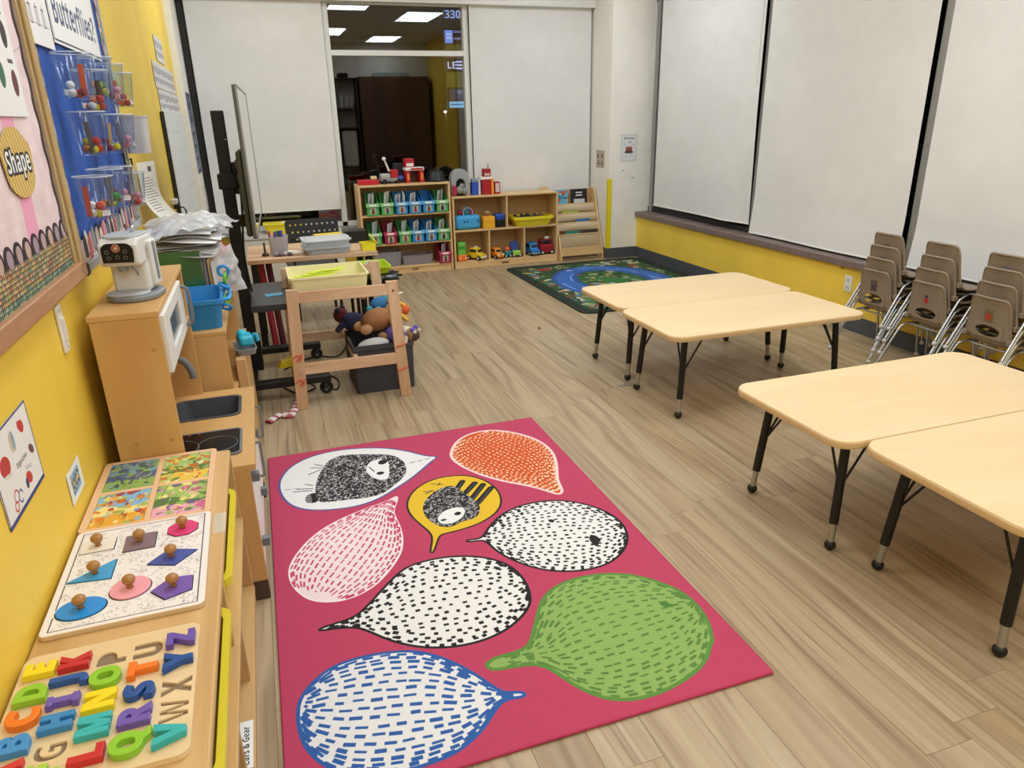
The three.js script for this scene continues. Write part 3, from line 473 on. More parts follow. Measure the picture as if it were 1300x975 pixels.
// ---------------------------------------------------------------- wooden puzzles on the shelf
{
  const y = 0.5652;
  // four-picture puzzle (plain landscape pictures)
  const W = 0.302, H = 0.4, t = thing('picture_puzzle', 'wooden tray puzzle with four colourful pictures next to the play kitchen', 'puzzle', [-0.377, y, -1.9585], 0);
  add(t, 'tray', lie(ext(roundRect(W, H, 0.015), 0.006, 0.001)), std(0xe6bd92, 0.5));
  const rim = roundRect(W, H, 0.015), hole = (cx, cy, w, h) => { const p = new THREE.Path(); p.moveTo(cx - w / 2, cy - h / 2); p.lineTo(cx - w / 2, cy + h / 2); p.lineTo(cx + w / 2, cy + h / 2); p.lineTo(cx + w / 2, cy - h / 2); p.closePath(); return p; };
  const cells = [[-0.069, 0.096], [0.072, 0.096], [-0.069, -0.096], [0.072, -0.096]], cw = 0.127, ch = 0.178;
  for (const [cx, cy] of cells) rim.holes.push(hole(cx, cy, cw, ch));
  add(t, 'tray_frame', lie(ext(rim, 0.005, 0.0006)).translate(0, 0.006, 0), std(0xe8bd95, 0.5));
  const pics = [[['#7aa7c4', '#8fae5d', '#3d5a44', '#5a6788', '#4b5572', '#8db35e'], 5], [['#a8c476', '#e8c34a', '#c46a34', '#5a7d3e', '#d9772f', '#efe3b4'], 6], [['#85b9dc', '#e8a93c', '#d9772f', '#f1dd90', '#a7b45e', '#b0322c'], 7], [['#9fbf62', '#e8a6bb', '#d05f8c', '#587d44', '#efe28a', '#6c5a86'], 8]];
  pics.forEach(([c, s], i) => {
    const tex = canvasTex(256, 366, (g, w, h) => { // loose landscape: sky, hills, foliage dabs
      const rg = (k) => hash(k, s * 31, 9); g.fillStyle = c[0]; g.fillRect(0, 0, w, h); g.fillStyle = c[3]; g.beginPath(); g.moveTo(0, 180); g.bezierCurveTo(70, 90, 150, 250, 256, 140); g.lineTo(256, 366); g.lineTo(0, 366); g.fill(); g.fillStyle = c[1]; g.beginPath(); g.moveTo(0, 260); g.bezierCurveTo(90, 200, 170, 300, 256, 230); g.lineTo(256, 366); g.lineTo(0, 366); g.fill();
      for (let k = 0; k < 70; k++) { g.fillStyle = c[Math.floor(rg(k) * 6)]; g.globalAlpha = 0.85; g.beginPath(); g.ellipse(rg(k + 100) * w, rg(k + 200) * h, 8 + 26 * rg(k + 300), 6 + 18 * rg(k + 400), rg(k + 500) * 3, 0, 7); g.fill(); }
      g.globalAlpha = 1; for (let k = 0; k < 26; k++) { g.strokeStyle = k % 3 ? '#33402c' : '#f4eec8'; g.lineWidth = 3; const x = rg(k + 600) * w, yy = rg(k + 700) * h; g.beginPath(); g.moveTo(x, yy); g.quadraticCurveTo(x + 12, yy - 20, x + 26 * rg(k), yy - 34); g.stroke(); }
    });
    const m = std(0xffffff, 0.4, { map: tex });
    // each picture is cut into three wavy pieces
    const [cx, cy] = cells[i], cuts = [0, 0.36, 0.68, 1];
    for (let k = 0; k < 3; k++) {
      const a = -ch / 2 + ch * cuts[k], b = -ch / 2 + ch * cuts[k + 1], N = 8, P = [];
      const wav = (x, yy, on) => (on ? yy + 0.006 * Math.sin(x * 80 + k + i) : yy);
      for (let j = 0; j <= N; j++) { const x = -cw / 2 + 0.0008 + (cw - 0.0016) * j / N; P.push([x, wav(x, a, k > 0) + 0.0006]); }
      for (let j = N; j >= 0; j--) { const x = -cw / 2 + 0.0008 + (cw - 0.0016) * j / N, kk = k + 1; P.push([x, (k < 2 ? b + 0.006 * Math.sin(x * 80 + kk + i) : b) - 0.0006]); }
      const g = ext(poly(P), 0.004, 0.0005), p = g.attributes.position, uv = g.attributes.uv; for (let q = 0; q < p.count; q++) uv.setXY(q, p.getX(q) / cw + 0.5, p.getY(q) / ch + 0.5);
      add(t, 'puzzle_piece', lie(g.translate(cx, cy, 0)).translate(0, 0.0062, 0), m);
    }
  });
  // knob puzzle with eight shapes
  const kt = thing('knob_puzzle', 'white scribble-patterned shape puzzle with round wooden knobs', 'puzzle', [-0.3715, y, -1.562], 0.012);
  const base = canvasTex(512, 700, (g, w, h) => { g.fillStyle = '#efe7e4'; g.fillRect(0, 0, w, h); g.strokeStyle = 'rgba(90,85,95,0.55)'; g.lineWidth = 1.6; for (let i = 0; i < 620; i++) { const x = rr(30, w - 30), yy = rr(30, h - 30), a = rr(0, 6); g.beginPath(); g.arc(x, yy, rr(4, 11), a, a + rr(2, 5)); g.stroke(); } g.strokeStyle = '#3a3b52'; g.lineWidth = 4; g.strokeRect(26, 22, w - 52, h - 44); });
  const bg = ext(roundRect(W, H, 0.014), 0.011, 0.0015), bp = bg.attributes.position, bu = bg.attributes.uv; for (let i = 0; i < bp.count; i++) bu.setXY(i, bp.getX(i) / W + 0.5, bp.getY(i) / H + 0.5);
  add(kt, 'board', lie(bg), [std(0xffffff, 0.42, { map: base }), std(0xd8bd9a, 0.6)]);
  const P = (x, z) => [x + 0.3715, -(z + 1.562)];
  const rect = (a, b, w, h, sk = 0) => [[a - w / 2 - sk, b - h / 2], [a + w / 2 - sk, b - h / 2], [a + w / 2 + sk, b + h / 2], [a - w / 2 + sk, b + h / 2]];
  const ell = (a, b, rx, ry, n = 28, rot = 0) => Array.from({ length: n }, (_, i) => { const q = i / n * 2 * PI + rot; return [a + rx * Math.cos(q), b + ry * Math.sin(q)]; });
  const S = [['white rectangle piece', 0xf0e6dc, P(-0.465, -1.678), (a, b) => rect(a, b, 0.07, 0.05)], ['taupe square piece', 0x87707a, P(-0.374, -1.662), (a, b) => rect(a, b, 0.066, 0.068)], ['pink octagon piece', 0xe0417f, P(-0.283, -1.69), (a, b) => ell(a, b, 0.036, 0.036, 8, PI / 8)], ['dark blue diamond piece', 0x4658a8, P(-0.298, -1.565), (a, b) => [[a - 0.05, b - 0.012], [a + 0.008, b - 0.036], [a + 0.052, b + 0.012], [a - 0.008, b + 0.036]]], ['light blue triangle piece', 0x3f9fd6, P(-0.452, -1.556), (a, b) => [[a - 0.052, b - 0.018], [a + 0.034, b - 0.03], [a + 0.036, b + 0.046]]], ['pale pink circle piece', 0xf2a3b0, P(-0.372, -1.472), (a, b) => ell(a, b, 0.04, 0.04)], ['purple pentagon piece', 0x7a5bb0, P(-0.285, -1.442), (a, b) => [[a - 0.044, b - 0.002], [a - 0.014, b - 0.04], [a + 0.036, b - 0.022], [a + 0.036, b + 0.03], [a - 0.01, b + 0.036]]], ['bright blue oval piece', 0x1f8fe0, P(-0.458, -1.432), (a, b) => ell(a, b, 0.046, 0.036)]];
  const knobG = lathe([[0, 0], [0.007, 0], [0.006, 0.006], [0.0055, 0.009], [0.011, 0.012], [0.0135, 0.018], [0.0125, 0.024], [0.008, 0.028], [0, 0.0295]], 20), knobM = std(0xa9773f, 0.35);
  for (const [lab, col, [a, b], f] of S) {
    const q = f(a, b), big = q.map(([u, v]) => [a + (u - a) * 1.12, b + (v - b) * 1.12]), mid = q.map(([u, v]) => [a + (u - a) * 1.06, b + (v - b) * 1.06]);
    add(kt, 'printed_margin', lie(ext(poly(big), 0.0008)).translate(0, 0.0109, 0), M.paper); add(kt, 'printed_outline', lie(ext(poly(mid), 0.0008)).translate(0, 0.0113, 0), std(0x2c2c3a, 0.5));
    const m = add(kt, 'shape_piece', lie(ext(poly(q), 0.004, 0.0006)).translate(0, 0.0114, 0), plastic(col, 0.35)); m.userData.label = lab;
    add(m, 'knob', knobG.clone().translate(a, 0.0152, -b), knobM);
  }
  // alphabet puzzle: sunken outlines are cut through the top layer
  const up = [-0.3715, -1.137], lw = 0.3, lh = 0.335;
  const at = thing('alphabet_puzzle', 'light wooden alphabet puzzle board with some letters missing', 'puzzle', [up[0], y, up[1]], 0.01);
  add(at, 'base_board', lie(ext(roundRect(lw, lh, 0.02), 0.007, 0.001)), [std(0x8b745c, 0.7), M.puzzleWood]);
  const rows = [['ABCDE', -0.485], ['FGHIJK', -0.43], ['LMNOP', -0.371], ['QRSTU', -0.31], ['VWXYZ', -0.252]], zr = { 5: [-1.012, -1.072, -1.13, -1.188, -1.25], 6: [-1.0, -1.048, -1.102, -1.152, -1.2, -1.25] };
  const sz = 0.043, gone = 'GPUWX', colr = { A: 0xd0322f, B: 0x3f8fd0, C: 0xee7b22, D: 0x95c734, E: 0xf2d81f, F: 0xa6cf45, H: 0x3486c4, I: 0x6f57b0, J: 0x2355a0, K: 0xc4262c, L: 0xc8282c, M: 0x36b3b6, N: 0xf2d81f, O: 0x8fc831, Q: 0x8fc831, R: 0x6f57b0, S: 0x1d4f98, T: 0xf07a22, V: 0x35b1b3, Y: 0x1d4f98, Z: 0x6a50ac };
  const topLayer = roundRect(lw, lh, 0.02), letters = [];
  for (const [word, x] of rows) [...word].forEach((ch, i) => {
    const sh = font.generateShapes(ch, sz), z = zr[word.length][i]; let bb = new THREE.Box2(); sh.forEach((s) => s.getPoints(4).forEach((p) => bb.expandByPoint(p))); const c = bb.getCenter(new THREE.Vector2());
    letters.push([ch, sh, c, x, z, word.length === 6 ? 0.84 : 'WMX'.includes(ch) ? 0.82 : 1]);
  });
  // on the board: letter's right runs away from the viewer (-z), its top points at the wall (-x)
  const place = (p, c, x, z, k) => new THREE.Vector2(x - up[0] - (p.y - c.y) * 1.05, -(z - up[1]) + (p.x - c.x) * 1.12 * k);
  for (const [ch, sh, c, x, z, k] of letters) if (gone.includes(ch)) for (const s of sh) topLayer.holes.push(new THREE.Path(grow(s.getPoints(5).map((p) => place(p, c, x, z, k)), 'WG'.includes(ch) ? 0 : 0.0022)));
  add(at, 'top_layer', lie(ext(topLayer, 0.005, 0.0007)).translate(0, 0.007, 0), M.puzzleWood);
  for (const [ch, sh, c, x, z, k] of letters) if (!gone.includes(ch)) {
    const gs = sh.map((s) => { const n = new THREE.Shape(grow(s.getPoints(6).map((p) => place(p, c, x, z, k)), 0.0025)); n.holes = s.holes.map((h) => new THREE.Path(grow(h.getPoints(6).map((p) => place(p, c, x, z, k)), -0.0018))); return lie(ext(n, 0.0135, 0.0015)); });
    one('alphabet_letter', `wooden puzzle letter ${ch} on the alphabet board`, 'letter', flat(gs), plastic(colr[ch], 0.4), [up[0], y + 0.0123, up[1]], [0, 0.01, 0], 'letters of the alphabet puzzle');
  }
}
// ---------------------------------------------------------------- play kitchen
{
  const t = thing('play_kitchen', 'wooden play kitchen with grey sink, black hob and white microwave', 'play kitchen', [0, 0, 0]);
  const zn = -2.166, zf = -2.91, xb = -0.53, xf = -0.126, xu = -0.317, yc = 0.5, yt = 1.012;
  // worktop with the sink cut out
  const s = new THREE.Shape(); s.moveTo(xb, -zn); s.lineTo(xf, -zn); s.lineTo(xf, -zf); s.lineTo(xb, -zf); s.closePath();
  const hole = new THREE.Path(roundRect(0.226, 0.21, 0.03).getPoints(5).map((p) => new THREE.Vector2(p.x - 0.289, p.y + 2.715))); s.holes.push(hole);
  add(t, 'worktop', metric(lie(ext(s, 0.022, 0.002)).translate(0, yc - 0.022, 0), 'z'), M.kitchen);
  const basin = binGeo(0.222, 0.085, 0.206, 0.86, 0.003, 0.014, 0.03); basin.translate(-0.289, yc - 0.081, -2.715); const sk = add(t, 'sink', basin, std(0x4a4d52, 0.4));
  add(sk, 'drain', rod([-0.289, yc - 0.078, -2.715], [-0.289, yc - 0.074, -2.715], 0.014, 0.014, 16), M.steel);
  const fa = add(t, 'tap', tube([[-0.452, yc, -2.7], [-0.452, 0.63, -2.7], [-0.437, 0.69, -2.7], [-0.39, 0.716, -2.7], [-0.342, 0.7, -2.7], [-0.32, 0.655, -2.7], [-0.319, 0.632, -2.7]], 0.0125, 34, 12), M.grey);
  add(fa, 'tap_base', rod([-0.452, yc, -2.7], [-0.452, yc + 0.02, -2.7], 0.024, 0.022, 18), M.grey);
  const hob = add(t, 'hob', lie(ext(roundRect(0.25, 0.205, 0.018), 0.005, 0.001)).translate(-0.296, yc, -2.365), M.blackGloss);
  add(hob, 'hob_rim', (() => { const o = roundRect(0.262, 0.217, 0.022); o.holes.push(new THREE.Path(roundRect(0.246, 0.201, 0.016).getPoints(5))); return lie(ext(o, 0.007, 0.001)).translate(-0.296, yc, -2.365); })(), M.grey);
  const ringG = new THREE.TorusGeometry(0.062, 0.0012, 4, 40).rotateX(PI / 2);
  for (const x of [-0.241, -0.361]) add(hob, 'cooking_ring', ringG.clone().translate(x, yc + 0.0052, -2.355), M.grey);
  for (const [x, z] of [[-0.335, -2.458], [-0.305, -2.458]]) add(hob, 'red_dot', rod([x, yc + 0.0045, z], [x, yc + 0.006, z], 0.004, 0.004, 10), plastic(0xc22a22));
  // lower body
  for (const z of [zn, zf + 0.016]) { const p = add(t, 'side_panel', bx(xb, 0.07, z - 0.016, xf - 0.018, yc - 0.022, z, 0.002, 'y'), M.kitchen); for (const x of [xb, xf - 0.068]) add(p, 'foot', bx(x, 0, z - 0.03, x + 0.05, 0.075, z + 0.002, 0.003), std(0x4a3b30, 0.5)); }
  add(t, 'floor_board', bx(xb, 0.09, zf + 0.016, xf - 0.02, 0.104, zn - 0.016, 0.002, 'z'), M.kitchen); add(t, 'back_board', bx(xb, 0.09, zf + 0.016, xb + 0.008, yc - 0.022, zn - 0.016, 0, 'z'), M.kitchen);
  const wht = std(0xe8e6e2, 0.4);
  for (const [a, b] of [[-2.186, -2.53], [-2.546, -2.89]]) { const d = add(t, 'cupboard_door', bx(xf - 0.034, 0.11, b, xf - 0.018, yc - 0.03, a, 0.003), wht); for (const y of [0.44, 0.2]) add(d, 'hinge_block', bx(xf - 0.018, y - 0.015, a - 0.03, xf + 0.006, y + 0.015, a - 0.004, 0.003), M.grey); add(d, 'door_handle', tube([[xf - 0.018, 0.43, b + 0.04], [xf + 0.008, 0.43, b + 0.04], [xf + 0.008, 0.3, b + 0.04], [xf - 0.018, 0.3, b + 0.04]], 0.005, 20, 6, false, 0.1), M.grey); }
  // upper cabinet
  for (const z of [zn, zf + 0.016]) add(t, 'upper_side', bx(-0.492, yc, z - 0.016, xu, yt - 0.018, z, 0.002, 'y'), M.kitchen);
  add(t, 'top_board', bx(-0.496, yt - 0.018, zf - 0.002, xu + 0.003, yt, zn + 0.002, 0.003, 'z'), M.kitchen);
  add(t, 'upper_shelf', bx(-0.492, 0.805, zf + 0.016, xu, 0.82, zn - 0.016, 0.002, 'z'), M.kitchen);
  add(t, 'upper_back', bx(-0.492, yc, zf + 0.016, -0.486, yt - 0.018, zn - 0.016, 0, 'z'), M.kitchen);
  const dr = new THREE.Shape(); dr.moveTo(2.184, 0.822); dr.lineTo(2.7, 0.822); dr.lineTo(2.7, 0.992); dr.lineTo(2.184, 0.992); dr.closePath(); const wn = new THREE.Path(); wn.moveTo(2.3, 0.864); wn.lineTo(2.3, 0.952); wn.lineTo(2.585, 0.952); wn.lineTo(2.585, 0.864); wn.closePath(); dr.holes.push(wn);
  const door = add(t, 'microwave_door', ext(dr, 0.016, 0.002).rotateY(PI / 2).translate(xu - 0.004, 0, 0), wht);
  add(door, 'door_window', bx(xu - 0.001, 0.858, -2.59, xu + 0.004, 0.958, -2.295, 0), std(0x4b5157, 0.15));
  add(door, 'door_handle', tube([[xu, 0.975, -2.675], [xu + 0.028, 0.97, -2.675], [xu + 0.036, 0.945, -2.675], [xu + 0.036, 0.866, -2.675], [xu + 0.028, 0.842, -2.675], [xu, 0.838, -2.675]], 0.006, 30, 8), M.grey);
  add(t, 'upper_post', bx(-0.492, 0.82, -2.722, xu, yt - 0.018, -2.708, 0.002, 'y'), M.kitchen);
  for (const y of [0.62, 0.9]) add(t, 'screw_cap', rod([-0.345, y, zn - 0.001], [-0.345, y, zn + 0.0015], 0.006, 0.006, 12), std(0xb8894f, 0.5)); add(t, 'screw_cap', rod([-0.44, 0.62, zn - 0.001], [-0.44, 0.62, zn + 0.0015], 0.006, 0.006, 12), std(0xb8894f, 0.5));
}
// ---------------------------------------------------------------- toy coffee machine
{
  const t = thing('toy_coffee_machine', 'white and grey toy coffee machine with black button panel on the play kitchen', 'toy', [-0.405, 1.0125, -2.372], -0.18);
  const lg = std(0xdcdad6, 0.4), gr = std(0x84898d, 0.4), mg = std(0xb4b8bb, 0.4);
  add(t, 'foot_plate', lie(ext(roundRect(0.15, 0.185, 0.07), 0.017, 0.005, 12)).translate(0.008, 0, -0.018), gr);
  add(t, 'drip_tray', lie(ext(roundRect(0.12, 0.09, 0.04), 0.006, 0.002, 10)).translate(0, 0.017, 0.022), mg);
  add(t, 'column', bx(-0.045, 0.017, -0.085, 0.06, 0.165, 0.01, 0.014), lg);
  // head: side profile extruded across
  const hs = poly([[-0.088, 0.105], [0.052, 0.105], [0.062, 0.115], [0.058, 0.165], [0.04, 0.183], [-0.06, 0.183], [-0.088, 0.172]]);
  add(t, 'head', ext(hs, 0.108, 0.007).rotateY(-PI / 2).translate(0.06, 0, 0), lg);
  const face = new THREE.Shape(); face.moveTo(-0.042, -0.026); face.lineTo(0.042, -0.026); face.lineTo(0.044, 0.008); face.quadraticCurveTo(0.04, 0.028, 0.02, 0.029); face.lineTo(-0.022, 0.029); face.quadraticCurveTo(-0.042, 0.028, -0.044, 0.008);
  const pm = add(t, 'button_panel', ext(face, 0.003, 0.0008).rotateX(-0.08).translate(0.006, 0.143, 0.0605), std(0x17130f, 0.3));
  const rg = new THREE.TorusGeometry(0.0095, 0.0026, 6, 20); add(pm, 'main_button', rg.clone().translate(0.004, 0.158, 0.0635), std(0xb5704f, 0.4)); add(pm, 'main_button_centre', ball(0.006, 0.004, 0.158, 0.063, [1, 1, 0.4]), std(0xd8b79a, 0.4));
  for (const [x, y] of [[-0.022, 0.148], [-0.018, 0.131], [0.006, 0.133], [0.027, 0.131], [0.028, 0.149]]) add(pm, 'small_button', new THREE.TorusGeometry(0.005, 0.0012, 5, 14).translate(x, y, 0.0645 - 0.0003), std(0x6f6a62, 0.4));
  add(t, 'spout', rod([0.004, 0.107, 0.035], [0.004, 0.088, 0.035], 0.016, 0.013, 18), gr);
  add(t, 'lever', tube([[0.03, 0.107, 0.04], [0.035, 0.098, 0.045], [0.043, 0.09, 0.045], [0.046, 0.075, 0.045]], 0.0035, 14, 6), gr);
  add(t, 'water_tank', bx(0.055, 0.03, -0.08, 0.07, 0.165, -0.02, 0.005), lg); add(t, 'tank_slot', bx(0.066, 0.045, -0.06, 0.073, 0.16, -0.04, 0.003), gr);
  const lid = add(t, 'lid', lie(ext(roundRect(0.1, 0.13, 0.035), 0.008, 0.003, 10)).translate(0.006, 0.181, -0.02), mg); add(lid, 'lid_knob', lathe([[0, 0], [0.006, 0], [0.004, 0.008], [0.008, 0.013], [0.006, 0.019], [0, 0.02]], 14).translate(0.02, 0.188, -0.05), M.chrome);
}
// ---------------------------------------------------------------- things on the left wall (own axes of a sheet: x away from the viewer, y up, facing the room)
const WX = ROOM.left;
const onWall = (name, label, cat, zc, yc, w, h, mat, off = 0.002, group, o = {}) => { const m = one(name, label, cat, sheet(w, h, o.nx || 1, o.ny || 1, o.bend), mat, [WX + off, yc, zc], [0, PI / 2, 0], group); if (o.tilt) m.rotation.set(0, PI / 2, o.tilt, 'YXZ'); return m; };
const printMat = (w, h, draw, rough = 0.55) => std(0xffffff, rough, { map: canvasTex(w, h, draw) });
{
  // pink display board
  const zA = -1.15, zB = -2.355, y0 = 1.1, y1 = 2.25, t = thing('display_board', 'pink paper display board in a wide wooden frame', 'board', [WX, 0, 0]);
  const fm = std(0xffffff, 0.5, { map: woodTex(0xc4a878, 0xa08252, { s: 61 }) }), fl = std(0xffffff, 0.5, { map: woodTex(0xc79a78, 0xab7a58, { s: 63 }) });
  add(t, 'backing', bx(0.001, y0 + 0.02, zB + 0.02, 0.012, y1, zA, 0), std(0xe3c9c8, 0.8));
  add(t, 'frame_side', bx(0, y0, zB, 0.03, y1, zB + 0.045, 0.004, 'y'), fm); add(t, 'frame_inner_strip', bx(0.002, y0 + 0.03, zB + 0.045, 0.022, y1, zB + 0.068, 0.004, 'y'), fm);
  add(t, 'frame_bottom', bx(0, y0 - 0.005, zB, 0.032, y0 + 0.04, zA, 0.004, 'z'), fl); add(t, 'frame_top', bx(0, y1, zB, 0.03, y1 + 0.045, zA, 0.004, 'z'), fm); add(t, 'frame_side', bx(0, y0, zA, 0.03, y1 + 0.045, zA + 0.045, 0.004, 'y'), fm);
  add(t, 'screw', rod([0.03, y0 + 0.018, zB + 0.05], [0.034, y0 + 0.018, zB + 0.05], 0.005, 0.005, 10), M.steel);
  const paper = canvasTex(512, 512, (g, w, h) => { g.fillStyle = '#e6cfd2'; g.fillRect(0, 0, w, h); for (let i = 0; i < 900; i++) { g.fillStyle = `rgba(${rnd() < 0.5 ? '255,240,242' : '205,175,182'},0.12)`; g.fillRect(rr(0, w), rr(0, h), rr(10, 50), rr(10, 40)); } g.strokeStyle = '#cbb3b8'; g.lineWidth = 2; g.beginPath(); g.moveTo(0, 355); g.quadraticCurveTo(250, 320, 512, 250); g.stroke(); g.strokeStyle = 'rgba(240,150,185,0.75)'; g.lineWidth = 44; g.beginPath(); g.moveTo(370, 190); g.quadraticCurveTo(390, 330, 372, 470); g.stroke(); });
  add(t, 'pink_paper', sheet(zA - zB - 0.08, y1 - y0 - 0.05), std(0xffffff, 0.7, { map: paper }), [0.0135, (y0 + y1) / 2 + 0.01, (zA + zB) / 2 + 0.02], [0, PI / 2, 0]);
  // scalloped border along the foot: arches with dark heads over a woven band
  const arch = ext((() => { const s = new THREE.Shape(); s.moveTo(-0.033, -0.03); s.lineTo(0.033, -0.03); s.lineTo(0.033, -0.002); s.absarc(0, -0.002, 0.033, 0, PI); return s; })(), 0.0015, 0, 8).rotateY(PI / 2), arch2 = ext((() => { const s = new THREE.Shape(); s.absellipse(0, 0.002, 0.019, 0.02, 0, 2 * PI); return s; })(), 0.0008, 0, 8).rotateY(PI / 2);
  const dkm = [0x2c2128, 0x3a2730, 0x33252d].map((c) => std(c, 0.7)), hdm = [0xb59a9c, 0xa68fa0, 0xc4a69a].map((c) => std(c, 0.7));
  for (let i = 0; i < 15; i++) { const z = zB + 0.1 + i * 0.069; const a = add(t, 'border_scallop', arch, dkm[i % 3], [0.0145, y0 + 0.135, z]); add(a, 'scallop_centre', arch2, hdm[i % 3], [0.0015, 0, 0]); }
  const band = printMat(1024, 96, (g, w, h) => { const c = ['#c9a468', '#dcc594', '#ab8560', '#95a578', '#b8785f', '#74917c', '#d6b06a']; for (let y = 0; y < h; y += 12) for (let x = 0; x < w; x += 10) { g.fillStyle = y > 60 ? ['#7f9a78', '#b3bd9c', '#65857a'][Math.floor(rnd() * 3)] : c[Math.floor(rnd() * 7)]; g.beginPath(); g.moveTo(x, y + 12); g.lineTo(x + 5, y); g.lineTo(x + 10, y + 12); g.fill(); } }, 0.7);
  add(t, 'woven_border', sheet(zA - zB - 0.1, 0.085), band, [0.0155, y0 + 0.08, (zA + zB) / 2 + 0.02], [0, PI / 2, 0]);
  const wavy = (() => { const P = []; for (let i = 0; i <= 40; i++) { const y = y0 + 0.13 + i * 0.024; P.push([0.028 + 0.007 * Math.sin(i * 1.5), y]); } P.push([0, y0 + 1.09], [0, y0 + 0.13]); return ext(poly(P), 0.0015).rotateY(-PI / 2); })();
  add(t, 'wavy_brown_border', wavy, std(0x4b3a32, 0.7), [0.017, 0, zB + 0.066]); const wavy2 = wavy.clone().scale(1, 1, 0.72); add(t, 'wavy_brown_border', wavy2, std(0x8b7263, 0.7), [0.0182, 0, zB + 0.066]);
  const pm = printMat(420, 420, (g, w, h) => { g.fillStyle = '#efedec'; g.fillRect(0, 0, w, h); const ov = [[80, 90, '#7a2f35'], [180, 100, '#2f5a3c'], [290, 95, '#37323a'], [370, 240, '#3a3338'], [60, 250, '#3c5a8a'], [170, 250, '#c49a3c'], [280, 330, '#3f6a4c'], [372, 345, '#6d3640']]; for (const [x, y, c] of ov) { g.fillStyle = c; g.beginPath(); g.ellipse(x, y, 22, 30, 0.2, 0, 7); g.fill(); g.fillStyle = '#5a5558'; g.fillRect(x - 20, y - 52, 40, 9); } });
  onWall('colour_poster', 'white poster of small coloured ovals on the pink display board', 'poster', -1.965, 1.735, 0.42, 0.42, pm, 0.018);
  // scalloped Shape sign
  const ss = []; for (let i = 0; i < 28; i++) { const a = i / 28 * 2 * PI; ss.push([0.115 * Math.sign(Math.cos(a)) * Math.abs(Math.cos(a)) ** 0.7 * (1 + 0.05 * Math.sin(5 * a)), 0.072 * Math.sign(Math.sin(a)) * Math.abs(Math.sin(a)) ** 0.7 * (1 + 0.08 * Math.cos(4 * a))]); }
  const sg = ext(poly(ss, true), 0.0015), sp = sg.attributes.position, su = sg.attributes.uv; for (let i = 0; i < sp.count; i++) su.setXY(i, sp.getX(i) / 0.24 + 0.5, sp.getY(i) / 0.16 + 0.5);
  one('shape_sign', 'gold scalloped sign reading Shape on the pink display board', 'sign', sg, printMat(384, 256, (g, w, h) => { g.fillStyle = '#caa24a'; g.fillRect(0, 0, w, h); g.strokeStyle = '#e6cf8d'; g.lineWidth = 10; for (let i = -200; i < 400; i += 34) { g.beginPath(); g.moveTo(i, 0); g.lineTo(i + 120, 256); g.stroke(); } g.font = 'bold 104px sans-serif'; g.textAlign = 'center'; g.lineWidth = 20; g.strokeStyle = '#1e1c1f'; g.strokeText('Shape', 192, 160); g.fillStyle = '#f4f2f0'; g.fillText('Shape', 192, 160); }), [WX + 0.018, 1.425, -1.995], [0, PI / 2, 0]);
}
